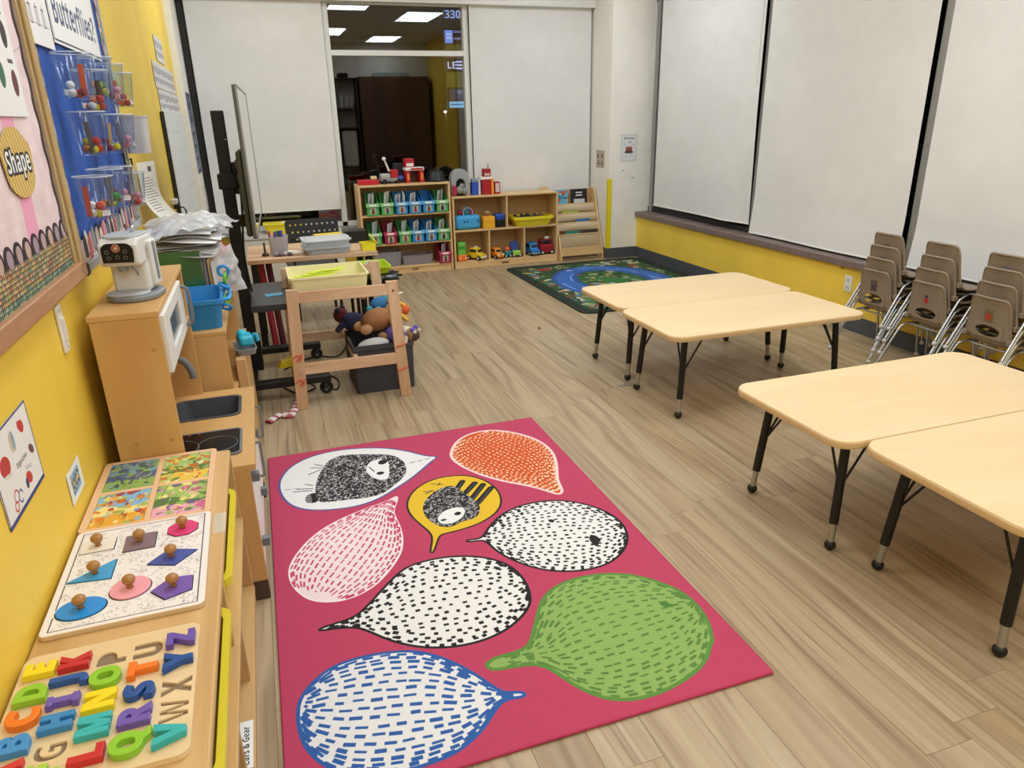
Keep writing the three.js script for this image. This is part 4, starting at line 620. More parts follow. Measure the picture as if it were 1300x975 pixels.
{
  // blue display board
  const zA = -2.365, zB = -3.545, y0 = 1.115, y1 = 2.2, t = thing('display_board', 'deep blue fabric display board with a grey metal edge', 'board', [WX, 0, 0]);
  const blue = std(0xffffff, 0.8, { map: mottled(0x2450a4, 0.22, 66, 0.5) });
  const g = sheet(zA - zB, y1 - y0, 30, 6, (x, y) => 0.0022 * Math.sin(x * 50) * Math.sin(y * 5 + 1)); add(t, 'blue_fabric', g, blue, [0.014, (y0 + y1) / 2, (zA + zB) / 2], [0, PI / 2, 0]);
  add(t, 'backing', bx(0, y0, zB, 0.009, y1, zA, 0), M.dark);
  add(t, 'frame_bottom', bx(0, y0 - 0.022, zB - 0.015, 0.028, y0 + 0.004, zA - 0.03, 0.003), std(0xb3b6b8, 0.4, { metalness: 0.5 })); add(t, 'frame_corner', bx(0, y0 - 0.026, zA - 0.03, 0.031, y0 + 0.008, zA + 0.004, 0.004), M.black);
  add(t, 'frame_side', bx(0, y0, zB - 0.015, 0.026, y1, zB, 0.003), std(0xb3b6b8, 0.4, { metalness: 0.5 }));
  const kids = (w, h, n) => printMat(w, h, (c) => { c.fillStyle = '#8c8a90'; c.fillRect(0, 0, w, h); const col = ['#c24a4a', '#e7d9d2', '#2f3a66', '#d99ab0', '#3a7f56', '#f2efec', '#23232a', '#d8923f', '#7a4c38', '#a8c4de']; for (let i = 0; i < n; i++) { c.fillStyle = col[Math.floor(rnd() * 10)]; const x = rr(0, w), y = rr(0, h); c.beginPath(); c.ellipse(x, y, rr(4, 11), rr(8, 22), rr(-0.3, 0.3), 0, 7); c.fill(); } }, 0.7);
  const side = kids(64, 768, 420), foot = kids(1024, 90, 640);
  for (const z of [zA - 0.026, zB + 0.024]) add(t, 'printed_border', sheet(0.045, y1 - y0), side, [0.018, (y0 + y1) / 2, z], [0, PI / 2, 0]);
  // ragged paper figures along the foot: each a small upright card
  const fig = ext(poly([[-0.02, 0], [0.02, 0], [0.024, 0.03], [0.02, 0.052], [0.008, 0.066], [-0.01, 0.064], [-0.022, 0.05], [-0.024, 0.03]]), 0.001).rotateY(PI / 2), fc = [0xc8b2ae, 0xa85a55, 0x565a78, 0xd8cfc8, 0x7c8a86, 0x3a3038, 0xc58a9a].map((q) => std(q, 0.7));
  for (let i = 0; i < 34; i++) add(t, 'paper_figure', fig, fc[(i * 5) % 7], [0.0195 + 0.0006 * (i % 2), y0 + 0.006 + 0.01 * (i % 3), zA - 0.05 - i * 0.0325], [0.12 * ((i % 5) - 2) * 0.3, 0, 0]);
  add(t, 'foot_border', sheet(zA - zB - 0.02, 0.05), foot, [0.0185, y0 + 0.03, (zA + zB) / 2], [0, PI / 2, 0]);
  const txt = (lines, fs, dark) => (c, w, h) => { c.fillStyle = '#edebe9'; c.fillRect(0, 0, w, h); c.strokeStyle = '#2d3040'; c.lineWidth = 5; c.strokeRect(10, 10, w - 20, h - 20); c.font = `bold ${fs}px sans-serif`; c.textAlign = 'center'; lines.forEach((l, i) => { c.fillStyle = dark; c.fillText(l, w / 2, h - 60 - (lines.length - 1 - i) * fs * 1.25); }); };
  onWall('wide_poster', 'wide white poster with tall dark blue lettering at the top of the blue board', 'poster', -3.02, 1.925, 0.76, 0.38, printMat(760, 380, txt(['What are', 'Butterflies?'], 118, '#4a5274')), 0.021);
  onWall('picture_poster', 'white sheet with small line drawings overlapping the blue board corner', 'poster', -2.49, 1.86, 0.245, 0.3, printMat(300, 370, (c, w, h) => { c.fillStyle = '#e9e6e5'; c.fillRect(0, 0, w, h); for (let r = 0; r < 3; r++) for (let k = 0; k < 3; k++) { c.strokeStyle = ['#5a5560', '#7c4a48', '#3f4656'][k]; c.lineWidth = 5; c.strokeRect(35 + k * 85, 60 + r * 95, 30, 55); c.beginPath(); c.moveTo(50 + k * 85, 50 + r * 95); c.lineTo(48 + k * 85, 115 + r * 95); c.stroke(); } c.fillStyle = '#b9b3b8'; c.fillRect(20, 300, 260, 4); }), 0.023);
  // clear cups with pompoms
  const rimM = phys(0xf2f5f8, 0.15, { transmission: 0.55, thickness: 0 }), cupG = lathe([[0.0, 0], [0.036, 0], [0.0365, 0.002], [0.0515, 0.12], [0.0528, 0.123], [0.0505, 0.123], [0.0355, 0.003], [0, 0.003]], 26);
  const cups = [[-2.524, 1.59, 'first', 'top'], [-2.745, 1.558, 'low-hung second', 'top'], [-2.88, 1.605, 'third', 'top'], [-3.11, 1.6, 'fourth', 'top'], [-3.31, 1.582, 'fifth', 'top'], [-2.552, 1.434, 'first', 'middle'], [-2.9, 1.43, 'second', 'middle'], [-3.14, 1.432, 'third', 'middle'], [-2.452, 1.256, 'first', 'lowest'], [-2.66, 1.265, 'second', 'lowest'], [-2.87, 1.262, 'third', 'lowest'], [-3.13, 1.226, 'fourth', 'lowest']];
  const pomC = { red: 0xcf3a33, green: 0x3f9a45, white: 0xe9e5e0, yellow: 0xe6cf2c, pink: 0xe59ab4, orange: 0xe8803a, maroon: 0x8a2c3f }, keys = Object.keys(pomC), pomG = new THREE.IcosahedronGeometry(0.0115, 3);
  { const p = pomG.attributes.position; for (let i = 0; i < p.count; i++) { const k = 1 + 0.09 * (hash(Math.round(p.getX(i) * 90000), Math.round(p.getY(i) * 90000 + p.getZ(i) * 50000), 3) - 0.5); p.setXYZ(i, p.getX(i) * k, p.getY(i) * k, p.getZ(i) * k); } pomG.computeVertexNormals(); }
  const tagM = std(0xece7df, 0.6), stripM = [0xd8572f, 0x3b2a26, 0xb58a5a, 0x5a4c70].map((c) => std(c, 0.6));
  cups.forEach(([z, yc, ord, row], i) => { const y = yc - 0.016;
    const x = WX + 0.076, c = thing('plastic_cup', `clear pompom cup, ${ord} from the wooden frame in the ${row} row`, 'cup', [x, y, z], rr(0, 6), 'clear cups pinned to the blue board');
    add(c, 'cup_wall', cupG, M.clear); add(c, 'cup_rim', new THREE.TorusGeometry(0.0528, 0.0019, 6, 30).rotateX(PI / 2).translate(0, 0.123, 0), rimM); add(c, 'price_tag', new THREE.BoxGeometry(0.024, 0.016, 0.0008), tagM, [0.034, 0.02, 0.013], [0, 1.2, 0]); add(c, 'paper_strip', new THREE.BoxGeometry(0.016, 0.085, 0.0008), stripM[i % 4], [-0.012, 0.053, 0.025], [-0.1, 0.3, 0.06]);
    const n = 5 + (i % 3); for (let k = 0; k < n; k++) { const a = k * 2.4 + i, r = k === 0 ? 0 : 0.0185, kk = keys[(i * 3 + k * 2 + (k > 3)) % 7]; one('pompom', `${kk} pompom in a clear cup of the ${row} row on the blue board`, 'pompom', pomG, std(pomC[kk], 0.95), [x + r * Math.cos(a), y + 0.0158 + (k > 3 ? 0.019 : 0) + 0.001 * k, z + r * Math.sin(a)], [a, k, 0], `${kk} pompoms in the ${row} row of cups`); }
  });
  // frosted square tub, slightly bigger
  const tub = thing('frosted_tub', 'frosted white plastic tub at the far end of the middle cup row', 'cup', [WX + 0.085, 1.392, -3.46], 0); add(tub, 'tub_wall', binGeo(0.1, 0.145, 0.1, 0.82, 0.002, 0.005, 0.02), phys(0xe6e2e0, 0.5, { transmission: 0.45, thickness: 0 }));
  for (let k = 0; k < 3; k++) one('pompom', 'pink pompom in the frosted white tub', 'pompom', pomG, std(0xc98a94, 0.95), [WX + 0.085 + 0.022 * (k - 1), 1.4075, -3.46 + 0.02 * (k % 2)], [k, k, 0], 'pink pompoms in the frosted tub');
}
{
  // small things along the wall
  const sw = thing('light_switch', 'tall white switch plate beside the display boards above the low shelf', 'switch', [WX, 1.01, -2.068]); add(sw, 'plate', bx(0, -0.062, -0.024, 0.008, 0.062, 0.024, 0.004), std(0xe9e4dc, 0.35)); add(sw, 'rocker', bx(0.006, -0.03, -0.012, 0.0125, 0.03, 0.012, 0.002), std(0xe4ddd6, 0.3)); for (const y of [-0.048, 0.048]) add(sw, 'screw', rod([0.007, y, 0], [0.0092, y, 0], 0.003, 0.003, 8), M.steel);
  onWall('organs_poster', 'white poster of body organs labelled Digestive with a navy border', 'poster', -1.55, 0.868, 0.245, 0.182, printMat(520, 386, (g, w, h) => {
    g.fillStyle = '#2a3f7d'; g.fillRect(0, 0, w, h); g.fillStyle = '#f0ece9'; g.fillRect(9, 9, w - 18, h - 28); const E = (c, x, y, a, b, r = 0) => { g.fillStyle = c; g.beginPath(); g.ellipse(x, y, a, b, r, 0, 7); g.fill(); };
    E('#c23b3b', 120, 150, 58, 44, 0.2); E('#e8d9d6', 128, 196, 50, 10, 0.2); E('#d7c3a6', 255, 95, 34, 46); E('#8fa9c0', 272, 95, 18, 44); E('#c93f3d', 400, 80, 34, 28, 0.5); E('#c93f3d', 372, 66, 14, 20); E('#6b4a4a', 450, 210, 34, 20, 0.6); E('#c93f3d', 340, 300, 40, 26, 0.5); E('#2f3d6b', 300, 312, 18, 24);
    g.strokeStyle = '#c4555a'; g.lineWidth = 9; g.beginPath(); g.arc(150, 300, 26, 0, 6); g.stroke(); g.strokeStyle = '#5a6ea0'; g.beginPath(); g.arc(196, 320, 26, 1, 6); g.stroke(); g.strokeStyle = '#c23b3b'; g.beginPath(); g.arc(125, 335, 20, 0, 5); g.stroke();
    g.fillStyle = '#2b2b33'; g.font = 'bold 32px sans-serif'; g.fillText('Digestive', 236, 214); g.strokeStyle = '#4a4a52'; g.lineWidth = 4; for (let i = 0; i < 4; i++) { g.beginPath(); g.moveTo(330 + i * 20, 244 + i * 4); g.lineTo(336 + i * 20, 262 + i * 4); g.stroke(); }
  }));
  onWall('picture_card', 'small white card with a blue and gold picture on the yellow wall', 'card', -1.872, 0.667, 0.126, 0.083, printMat(252, 166, (g, w, h) => { g.fillStyle = '#f0efec'; g.fillRect(0, 0, w, h); g.fillStyle = '#8fb4d6'; g.fillRect(45, 28, 160, 110); const c = ['#2c4f96', '#d9a53a', '#6d5a3c', '#355f9e', '#e4c46a', '#273a66']; for (let i = 0; i < 60; i++) { g.fillStyle = c[Math.floor(rnd() * 6)]; g.fillRect(rr(50, 180), rr(34, 118), rr(6, 26), rr(5, 18)); } }));
  // curled notice
  const cm = printMat(200, 360, (g, w, h) => { g.fillStyle = '#f1ede4'; g.fillRect(0, 0, w, h); g.fillStyle = '#6a6a70'; g.fillRect(110, 30, 40, 34); for (let y = 100; y < 330; y += 18) g.fillRect(30, y, rr(90, 150), 4); });
  onWall('curled_notice', 'curled white notice sheet hanging loose on the yellow wall past the blue board', 'notice', -3.84, 1.215, 0.2, 0.25, cm, 0.012, undefined, { nx: 8, ny: 20, bend: (x, y) => 0.012 + 0.06 * Math.max(0, -y / 0.125) ** 2 + 0.05 * (x / 0.1 + 1) / 2 });
  one('wall_hook', 'small dark hook on the yellow wall above the curled notice', 'hook', flat([rod([WX, 1.36, -3.66], [WX + 0.02, 1.36, -3.66], 0.004), rod([WX + 0.018, 1.365, -3.66], [WX + 0.018, 1.33, -3.66], 0.004)]), M.dark);
  onWall('folded_note', 'narrow tan folded note next to the curled notice', 'notice', -3.655, 1.25, 0.06, 0.17, std(0xc9b486, 0.7), 0.008, undefined, { nx: 4, ny: 4, bend: (x) => 0.02 * Math.cos(x * 40) });
  // whiteboard with paper signs above it
  const wb = thing('whiteboard', 'white dry-erase board on the yellow wall near the window corner', 'board', [WX + 0.004, 0, 0]); add(wb, 'writing_surface', sheet(1.5, 0.95), printMat(600, 380, (g, w, h) => { g.fillStyle = '#d9dcda'; g.fillRect(0, 0, w, h); g.strokeStyle = '#9fb0b4'; g.lineWidth = 3; for (let r = 0; r < 6; r++) for (let k = 0; k < 9; k++) if (rnd() < 0.7) { g.beginPath(); g.moveTo(40 + k * 62, 50 + r * 55); g.lineTo(40 + k * 62 + rr(10, 45), 46 + r * 55 + rr(-8, 8)); g.stroke(); } }, 0.2), [0.02, 1.1, -6.06], [0, PI / 2, 0]); add(wb, 'board_body', bx(0, 0.62, -6.82, 0.018, 1.58, -5.3, 0.002), std(0xbfc2c0, 0.4)); add(wb, 'board_edge', bx(0, 0.62, -5.3, 0.022, 1.58, -5.285, 0.002), M.dark);
  const strip = (seedw) => printMat(512, 96, (g, w, h) => { g.fillStyle = '#d3cfcc'; g.fillRect(0, 0, w, h); g.fillStyle = '#8d8a93'; for (let i = 0; i < 16; i++) { g.fillRect(14 + i * 31, 18, 20, rr(18, 30)); g.fillRect(14 + i * 31, 56, 20, rr(14, 26)); } }, 0.6);
  onWall('letter_strip', 'grey paper strip of letter cards, upper of two above the whiteboard', 'sign', -6.02, 1.805, 1.35, 0.16, strip(1), 0.004); onWall('letter_strip', 'grey paper strip of letter cards, lower of two above the whiteboard', 'sign', -6.1, 1.645, 1.4, 0.15, strip(2), 0.004);
  onWall('small_sign', 'small grey paper sign above the letter strips', 'sign', -5.95, 1.985, 0.5, 0.16, strip(3), 0.004);
  onWall('side_notes', 'pale paper note strip on the lower edge of the whiteboard', 'notice', -5.55, 1.03, 0.5, 0.2, strip(4), 0.023);
  const cal = printMat(256, 400, (g, w, h) => { g.fillStyle = '#2b3358'; g.fillRect(0, 0, w, h); for (let r = 0; r < 6; r++) { g.fillStyle = r < 2 ? '#5a648c' : '#79809c'; g.fillRect(24, 20 + r * 63, 208, r < 2 ? 26 : 44); g.fillStyle = '#3a4268'; for (let k = 0; k < 3; k++) g.fillRect(34 + k * 66, 28 + r * 63, 50, 10); } }, 0.5);
  one('calendar_chart', 'narrow navy blue calendar chart on the white wall return beside the window', 'chart', sheet(0.42, 0.68), cal, [WX + 0.0425, 1.42, -7.38], [0, PI / 2, 0]);
  one('wall_bracket', 'small pale metal bracket on the white wall return below the navy chart', 'bracket', tube([[WX + 0.042, 0.95, -7.35], [WX + 0.06, 0.94, -7.35], [WX + 0.062, 0.75, -7.35], [WX + 0.042, 0.74, -7.35]], 0.006, 20, 6), M.steel);
  const oc = thing('power_adapter', 'white plug adapter with a black cord on the yellow wall', 'plug', [WX, 0, 0]); add(oc, 'adapter', bx(0, 1.03, -5.12, 0.035, 1.06, -5.02, 0.005), std(0xe6e5e2, 0.4)); add(oc, 'plug', bx(0.01, 1.0, -5.06, 0.05, 1.028, -5.03, 0.005), M.black); add(oc, 'cord', tube([[0.05, 1.01, -5.045], [0.075, 1.0, -5.04], [0.08, 0.9, -5.04], [0.07, 0.7, -5.03], [0.05, 0.45, -5.0]], 0.005, 30, 6), M.black);
}
// ---------------------------------------------------------------- wooden shelf behind the play kitchen and what stands on it
{
  const zn = -2.945, zf = -4.05, xb = -0.525, xf = -0.2, H = 0.732;
  const t = thing('storage_shelf', 'tan wooden storage shelf standing behind the play kitchen', 'shelf', [0, 0, 0]);
  add(t, 'top_board', bx(xb, H - 0.018, zf, xf, H, zn, 0.003, 'z'), M.kitchen); for (const z of [zn, zf + 0.018]) add(t, 'side_panel', bx(xb, 0, z - 0.018, xf - 0.004, H - 0.018, z, 0.003, 'y'), M.kitchen);
  for (const y of [0.06, 0.38]) add(t, 'shelf_board', bx(xb, y, zf + 0.018, xf - 0.006, y + 0.018, zn - 0.018, 0.002, 'z'), M.kitchen); add(t, 'back_panel', bx(xb, 0.02, zf + 0.018, xb + 0.006, H - 0.018, zn - 0.018, 0, 'y'), M.kitchen);
  add(t, 'lower_step', bx(xf - 0.004, 0, zf + 0.2, xf + 0.04, 0.5, zn - 0.35, 0.004, 'y'), M.ply);
  const b = thing('storage_bin', 'bright blue plastic bin on the shelf behind the play kitchen', 'bin', [-0.287, H + 0.0005, -3.12], 0.05); add(b, 'tub', binGeo(0.16, 0.12, 0.3, 0.86, 0.004, 0.016, 0.025), plastic(0x2586c8)); add(b, 'carry_handle', tube([[0.075, 0.108, -0.1], [0.11, 0.112, -0.09], [0.112, 0.1, 0.03], [0.08, 0.096, 0.05]], 0.008, 24, 6), plastic(0x3c9ee0));
  const fm = std(0xffffff, 0.35, { map: mottled(0x2f6a35, 0.15, 77, 0.3) });
  const f = thing('green_folder', 'dark green folder in a clear sleeve leaning behind the blue bin', 'folder', [-0.375, H + 0.001, -3.305], 0); add(f, 'cover', bx(-0.11, 0, -0.004, 0.1, 0.262, 0.004, 0.001), fm, [0, 0, 0], [-0.06, 0, 0.0]); add(f, 'clear_sleeve', bx(-0.116, 0, -0.0075, 0.106, 0.268, -0.0065, 0), phys(0xffffff, 0.1, { transmission: 1, thickness: 0 }), [0, 0, 0.014], [-0.06, 0, 0]);
  // white file boxes behind, the sheets and sleeves heaped across them
  for (let k = 0; k < 2; k++) { const w = thing('file_box', k ? 'white open file box under the heap of sleeves, nearer the television' : 'white open file box right behind the green folder', 'box', [-0.37, H + 0.0005, -3.42 - 0.19 * k], 0, 'white file boxes'); add(w, 'carton', binGeo(0.24, 0.21, 0.16, 0.97, 0.003, 0.002, 0.006), M.paper); }
  const sleeve = phys(0xf4f4f6, 0.32, { transmission: 0.55, thickness: 0 });
  for (let k = 0; k < 11; k++) one('paper_sheet', 'white paper sheet in the loose heap above the green folder', 'paper', sheet(0.29, 0.215, 10, 8, (x, y) => 0.014 * Math.sin(x * 15 + k) * Math.sin(y * 17 + 2 * k) - 0.05 * Math.max(0, x - 0.06)), k % 3 ? M.paper : std(0xe2dedb, 0.6), [-0.352 + rr(-0.015, 0.025), H + 0.243 + k * 0.0085, -3.45 + rr(-0.05, 0.04)], [-PI / 2 + 0.04 * (k % 3 - 1), 0.03 * (k % 4 - 1.5), rr(-0.25, 0.25)], 'loose sheets heaped over the file boxes');
  for (let k = 0; k < 3; k++) { const g = new THREE.PlaneGeometry(0.33, 0.25, 18, 14), p = g.attributes.position; for (let i = 0; i < p.count; i++) { const x = p.getX(i), y = p.getY(i), r = Math.hypot(x / 0.16, y / 0.12); p.setZ(i, 0.028 * (vn(x * 30 + k * 9, y * 30, 40 + k) - 0.5) + 0.012 * (vn(x * 80, y * 80 + k * 5, 44) - 0.5) + 0.03 * (1 - r) - 0.06 * Math.max(0, x - 0.11) * 6); } g.computeVertexNormals(); one('plastic_sleeve', 'crumpled clear plastic sleeve on top of the paper heap', 'sleeve', g, sleeve, [-0.35 + rr(-0.03, 0.05), H + 0.352 + k * 0.011, -3.44 - 0.045 * k], [-PI / 2, 0.05 * (k - 2), rr(-0.5, 0.5)], 'crumpled sleeves on the paper heap'); }
  { const g = new THREE.PlaneGeometry(0.2, 0.2, 14, 14), p = g.attributes.position; for (let i = 0; i < p.count; i++) { const x = p.getX(i), y = p.getY(i); p.setZ(i, 0.02 * Math.sin(x * 28 + y * 11) + 0.03 * (vn(x * 40, y * 40, 49) - 0.5)); } g.computeVertexNormals(); one('plastic_sleeve', 'crumpled clear plastic sleeve hanging down in front of the file box', 'sleeve', g, sleeve, [-0.222, H + 0.16, -3.36], [0, 0.5, 0.1], 'crumpled sleeves on the paper heap'); }
  for (let k = 0; k < 4; k++) one('document_wallet', 'upright plastic document wallet beside the green folder', 'wallet', bx(-0.09, 0, -0.0012, 0.09, 0.255 - 0.012 * k, 0.0012, 0.0005), k === 2 ? std(0xd9b77c, 0.5) : phys(0xe9ebee, 0.25, { transmission: 0.5, thickness: 0 }), [-0.262 + 0.014 * k, H + 0.0005, -3.4], [0, 1.4, 0.03 * k], 'upright document wallets');
  // linked plastic toy chain
  const ring = new THREE.TorusGeometry(0.02, 0.0065, 8, 18); const cc = [0x2f8fd8, 0x7cc242, 0x2f8fd8, 0x4fb0e6, 0x7cc242, 0x2f8fd8];
  const chain = thing('link_toy', 'blue and green plastic link chain draped over the blue bin', 'toy', [0, 0, 0]);
  [[-0.186, 0.93, -3.16], [-0.182, 0.9, -3.165], [-0.19, 0.872, -3.15], [-0.186, 0.842, -3.16], [-0.19, 0.812, -3.15], [-0.194, 0.782, -3.14]].forEach((p, i) => add(chain, 'link', ring, plastic(cc[i]), p, [i * 0.8, i * 1.3, 0.4]));
  // red hat and dark things at the far end of the shelf
  one('red_ball', 'shiny red ball on the shelf end by the television post', 'ball', ball(0.036, 0, 0.036, 0, [1, 1, 1], 20), plastic(0xd02a28, 0.3), [-0.225, H + 0.1345, -3.93]);
  const bk = [[0x3a3336, 0.03], [0xd8d2cf, 0.028], [0x6e2a35, 0.026], [0x2c2a2c, 0.05]]; let yy = H + 0.0005; for (const [c, h] of [...bk].reverse()) { one('picture_book', { 0.03: 'dark cover book on top of the pile at the shelf end', 0.028: 'white book in the pile at the shelf end', 0.026: 'maroon book in the pile at the shelf end', 0.05: 'thick black album under the pile at the shelf end' }[h], 'book', bx(-0.075, 0, -0.1, 0.075, h, 0.1, 0.003), std(c, 0.5), [-0.255, yy, -3.93], [0, h * 2, 0]); yy += h + 0.0003; }
  // turquoise toy and grey tray poking out of the lower shelf
  const tr = thing('turquoise_toy', 'turquoise plastic toy on the grey tray at the front of the storage shelf', 'toy', [-0.155, 0.531, -3.42], 0.2); add(tr, 'body', bx(-0.035, 0, -0.05, 0.035, 0.055, 0.05, 0.02), plastic(0x2fb4d0)); add(tr, 'arm', tube([[0.02, 0.04, 0.02], [0.045, 0.05, 0.03], [0.05, 0.02, 0.04]], 0.01, 12, 8), plastic(0x2fa0c4)); add(tr, 'bump', ball(0.024, -0.01, 0.05, -0.01), plastic(0x35bcd6));
  const gt = thing('grey_tray', 'grey plastic tray sticking out at the front of the storage shelf', 'tray', [-0.16, 0.5005, -3.42], 0.1); add(gt, 'tray_body', binGeo(0.09, 0.03, 0.15, 0.9, 0.003, 0.006, 0.02), plastic(0x86898d));
}
// ---------------------------------------------------------------- television on a wheeled stand
{
  const t = thing('tv_stand', 'black wheeled television stand with a tall post', 'stand', [-0.15, 0, -4.4]);
  add(t, 'post', bx(-0.045, 0.13, -0.04, 0.02, 1.566, 0.04, 0.005), M.black); add(t, 'post_foot', bx(-0.06, 0.1, -0.06, 0.035, 0.3, 0.06, 0.005), M.black);
  add(t, 'base_beam', bx(-0.1, 0.085, -0.38, 0.0, 0.125, 0.38, 0.006), M.black); for (const z of [-0.36, 0.33]) add(t, 'base_leg', bx(-0.1, 0.08, z - 0.035, 0.4, 0.12, z + 0.035, 0.006), M.black);
  for (const [x, z] of [[-0.08, 0.33], [0.37, 0.33], [-0.08, -0.36], [0.37, -0.36]]) { const w = add(t, 'caster', new THREE.TorusGeometry(0.027, 0.012, 8, 20).translate(x, 0.0395, z), M.black); add(w, 'caster_fork', bx(x - 0.012, 0.035, z - 0.026, x + 0.012, 0.085, z + 0.026, 0.003), M.dark); add(w, 'caster_hub', rod([x, 0.039, z - 0.014], [x, 0.039, z + 0.014], 0.014, 0.014, 12), M.steel); }
  add(t, 'clamp', bx(-0.06, 1.16, -0.055, 0.04, 1.24, 0.055, 0.005), M.black); add(t, 'tilt_arm', bx(0.02, 1.13, -0.03, 0.075, 1.3, 0.03, 0.006), M.black); add(t, 'mount_rail', bx(0.062, 1.0, -0.22, 0.075, 1.36, -0.18, 0.003), M.black); add(t, 'mount_rail', bx(0.062, 1.0, 0.1, 0.075, 1.36, 0.14, 0.003), M.black); add(t, 'mount_bar', bx(0.05, 1.17, -0.3, 0.062, 1.23, 0.3, 0.003), M.black);
  add(t, 'screw_head', rod([0.012, 1.42, 0.04], [0.012, 1.42, 0.0435], 0.004, 0.004, 8), M.steel);
  const sh = add(t, 'equipment_shelf', bx(0.02, 0.545, -0.3, 0.27, 0.557, 0.32, 0.004), std(0x3b3d42, 0.4)); add(sh, 'shelf_lip', bx(0.02, 0.52, 0.314, 0.27, 0.557, 0.325, 0.003), std(0x33353a, 0.4)); add(sh, 'shelf_bracket', bx(0.0, 0.47, -0.03, 0.2, 0.545, 0.0, 0.003), M.black);
  const lb = add(t, 'cable', tube([[0.06, 1.3, 0.1], [0.075, 1.33, 0.16], [0.06, 1.24, 0.2], [0.045, 1.05, 0.12], [0.02, 0.8, 0.06], [0.03, 0.58, 0.05]], 0.006, 40, 6), M.black);
  const s2 = one('blue_note', 'light blue card lying on the television stand shelf', 'card', new THREE.BoxGeometry(0.1, 0.002, 0.07), plastic(0x4aa5d0), [0.0, 0.5586, -4.32], [0, 0.2, 0]);
  const tv = thing('television', 'large flat television seen edge-on on the black stand', 'television', [-0.0365, 1.315, -4.4], -0.03);
  add(tv, 'cabinet', bx(-0.006, -0.355, -0.61, 0.012, 0.355, 0.61, 0.005), std(0x55564a, 0.4)); add(tv, 'screen', bx(0.011, -0.335, -0.6, 0.0145, 0.345, 0.6, 0.0008), phys(0x0b0c0e, 0.08, { clearcoat: 1, clearcoatRoughness: 0.03 })); const bz = std(0x9a9a98, 0.35, { metalness: 0.5 }); for (const [a, b, c, d] of [[-0.355, -0.61, -0.335, 0.61], [0.345, -0.61, 0.355, 0.61], [-0.355, -0.61, 0.355, -0.6], [-0.355, 0.6, 0.355, 0.61]]) add(tv, 'bezel', bx(0.009, a, b, 0.017, c, d, 0.001), bz);
  add(tv, 'rear_housing', bx(-0.035, -0.35, -0.4, -0.006, 0.06, 0.57, 0.012), std(0x403f2c, 0.5)); for (let k = 0; k < 3; k++) add(tv, 'rear_port', bx(-0.043, -0.02 - 0.07 * k, 0.5, -0.034, 0.02 - 0.07 * k, 0.55, 0.003), std(0x34332a, 0.5));
}
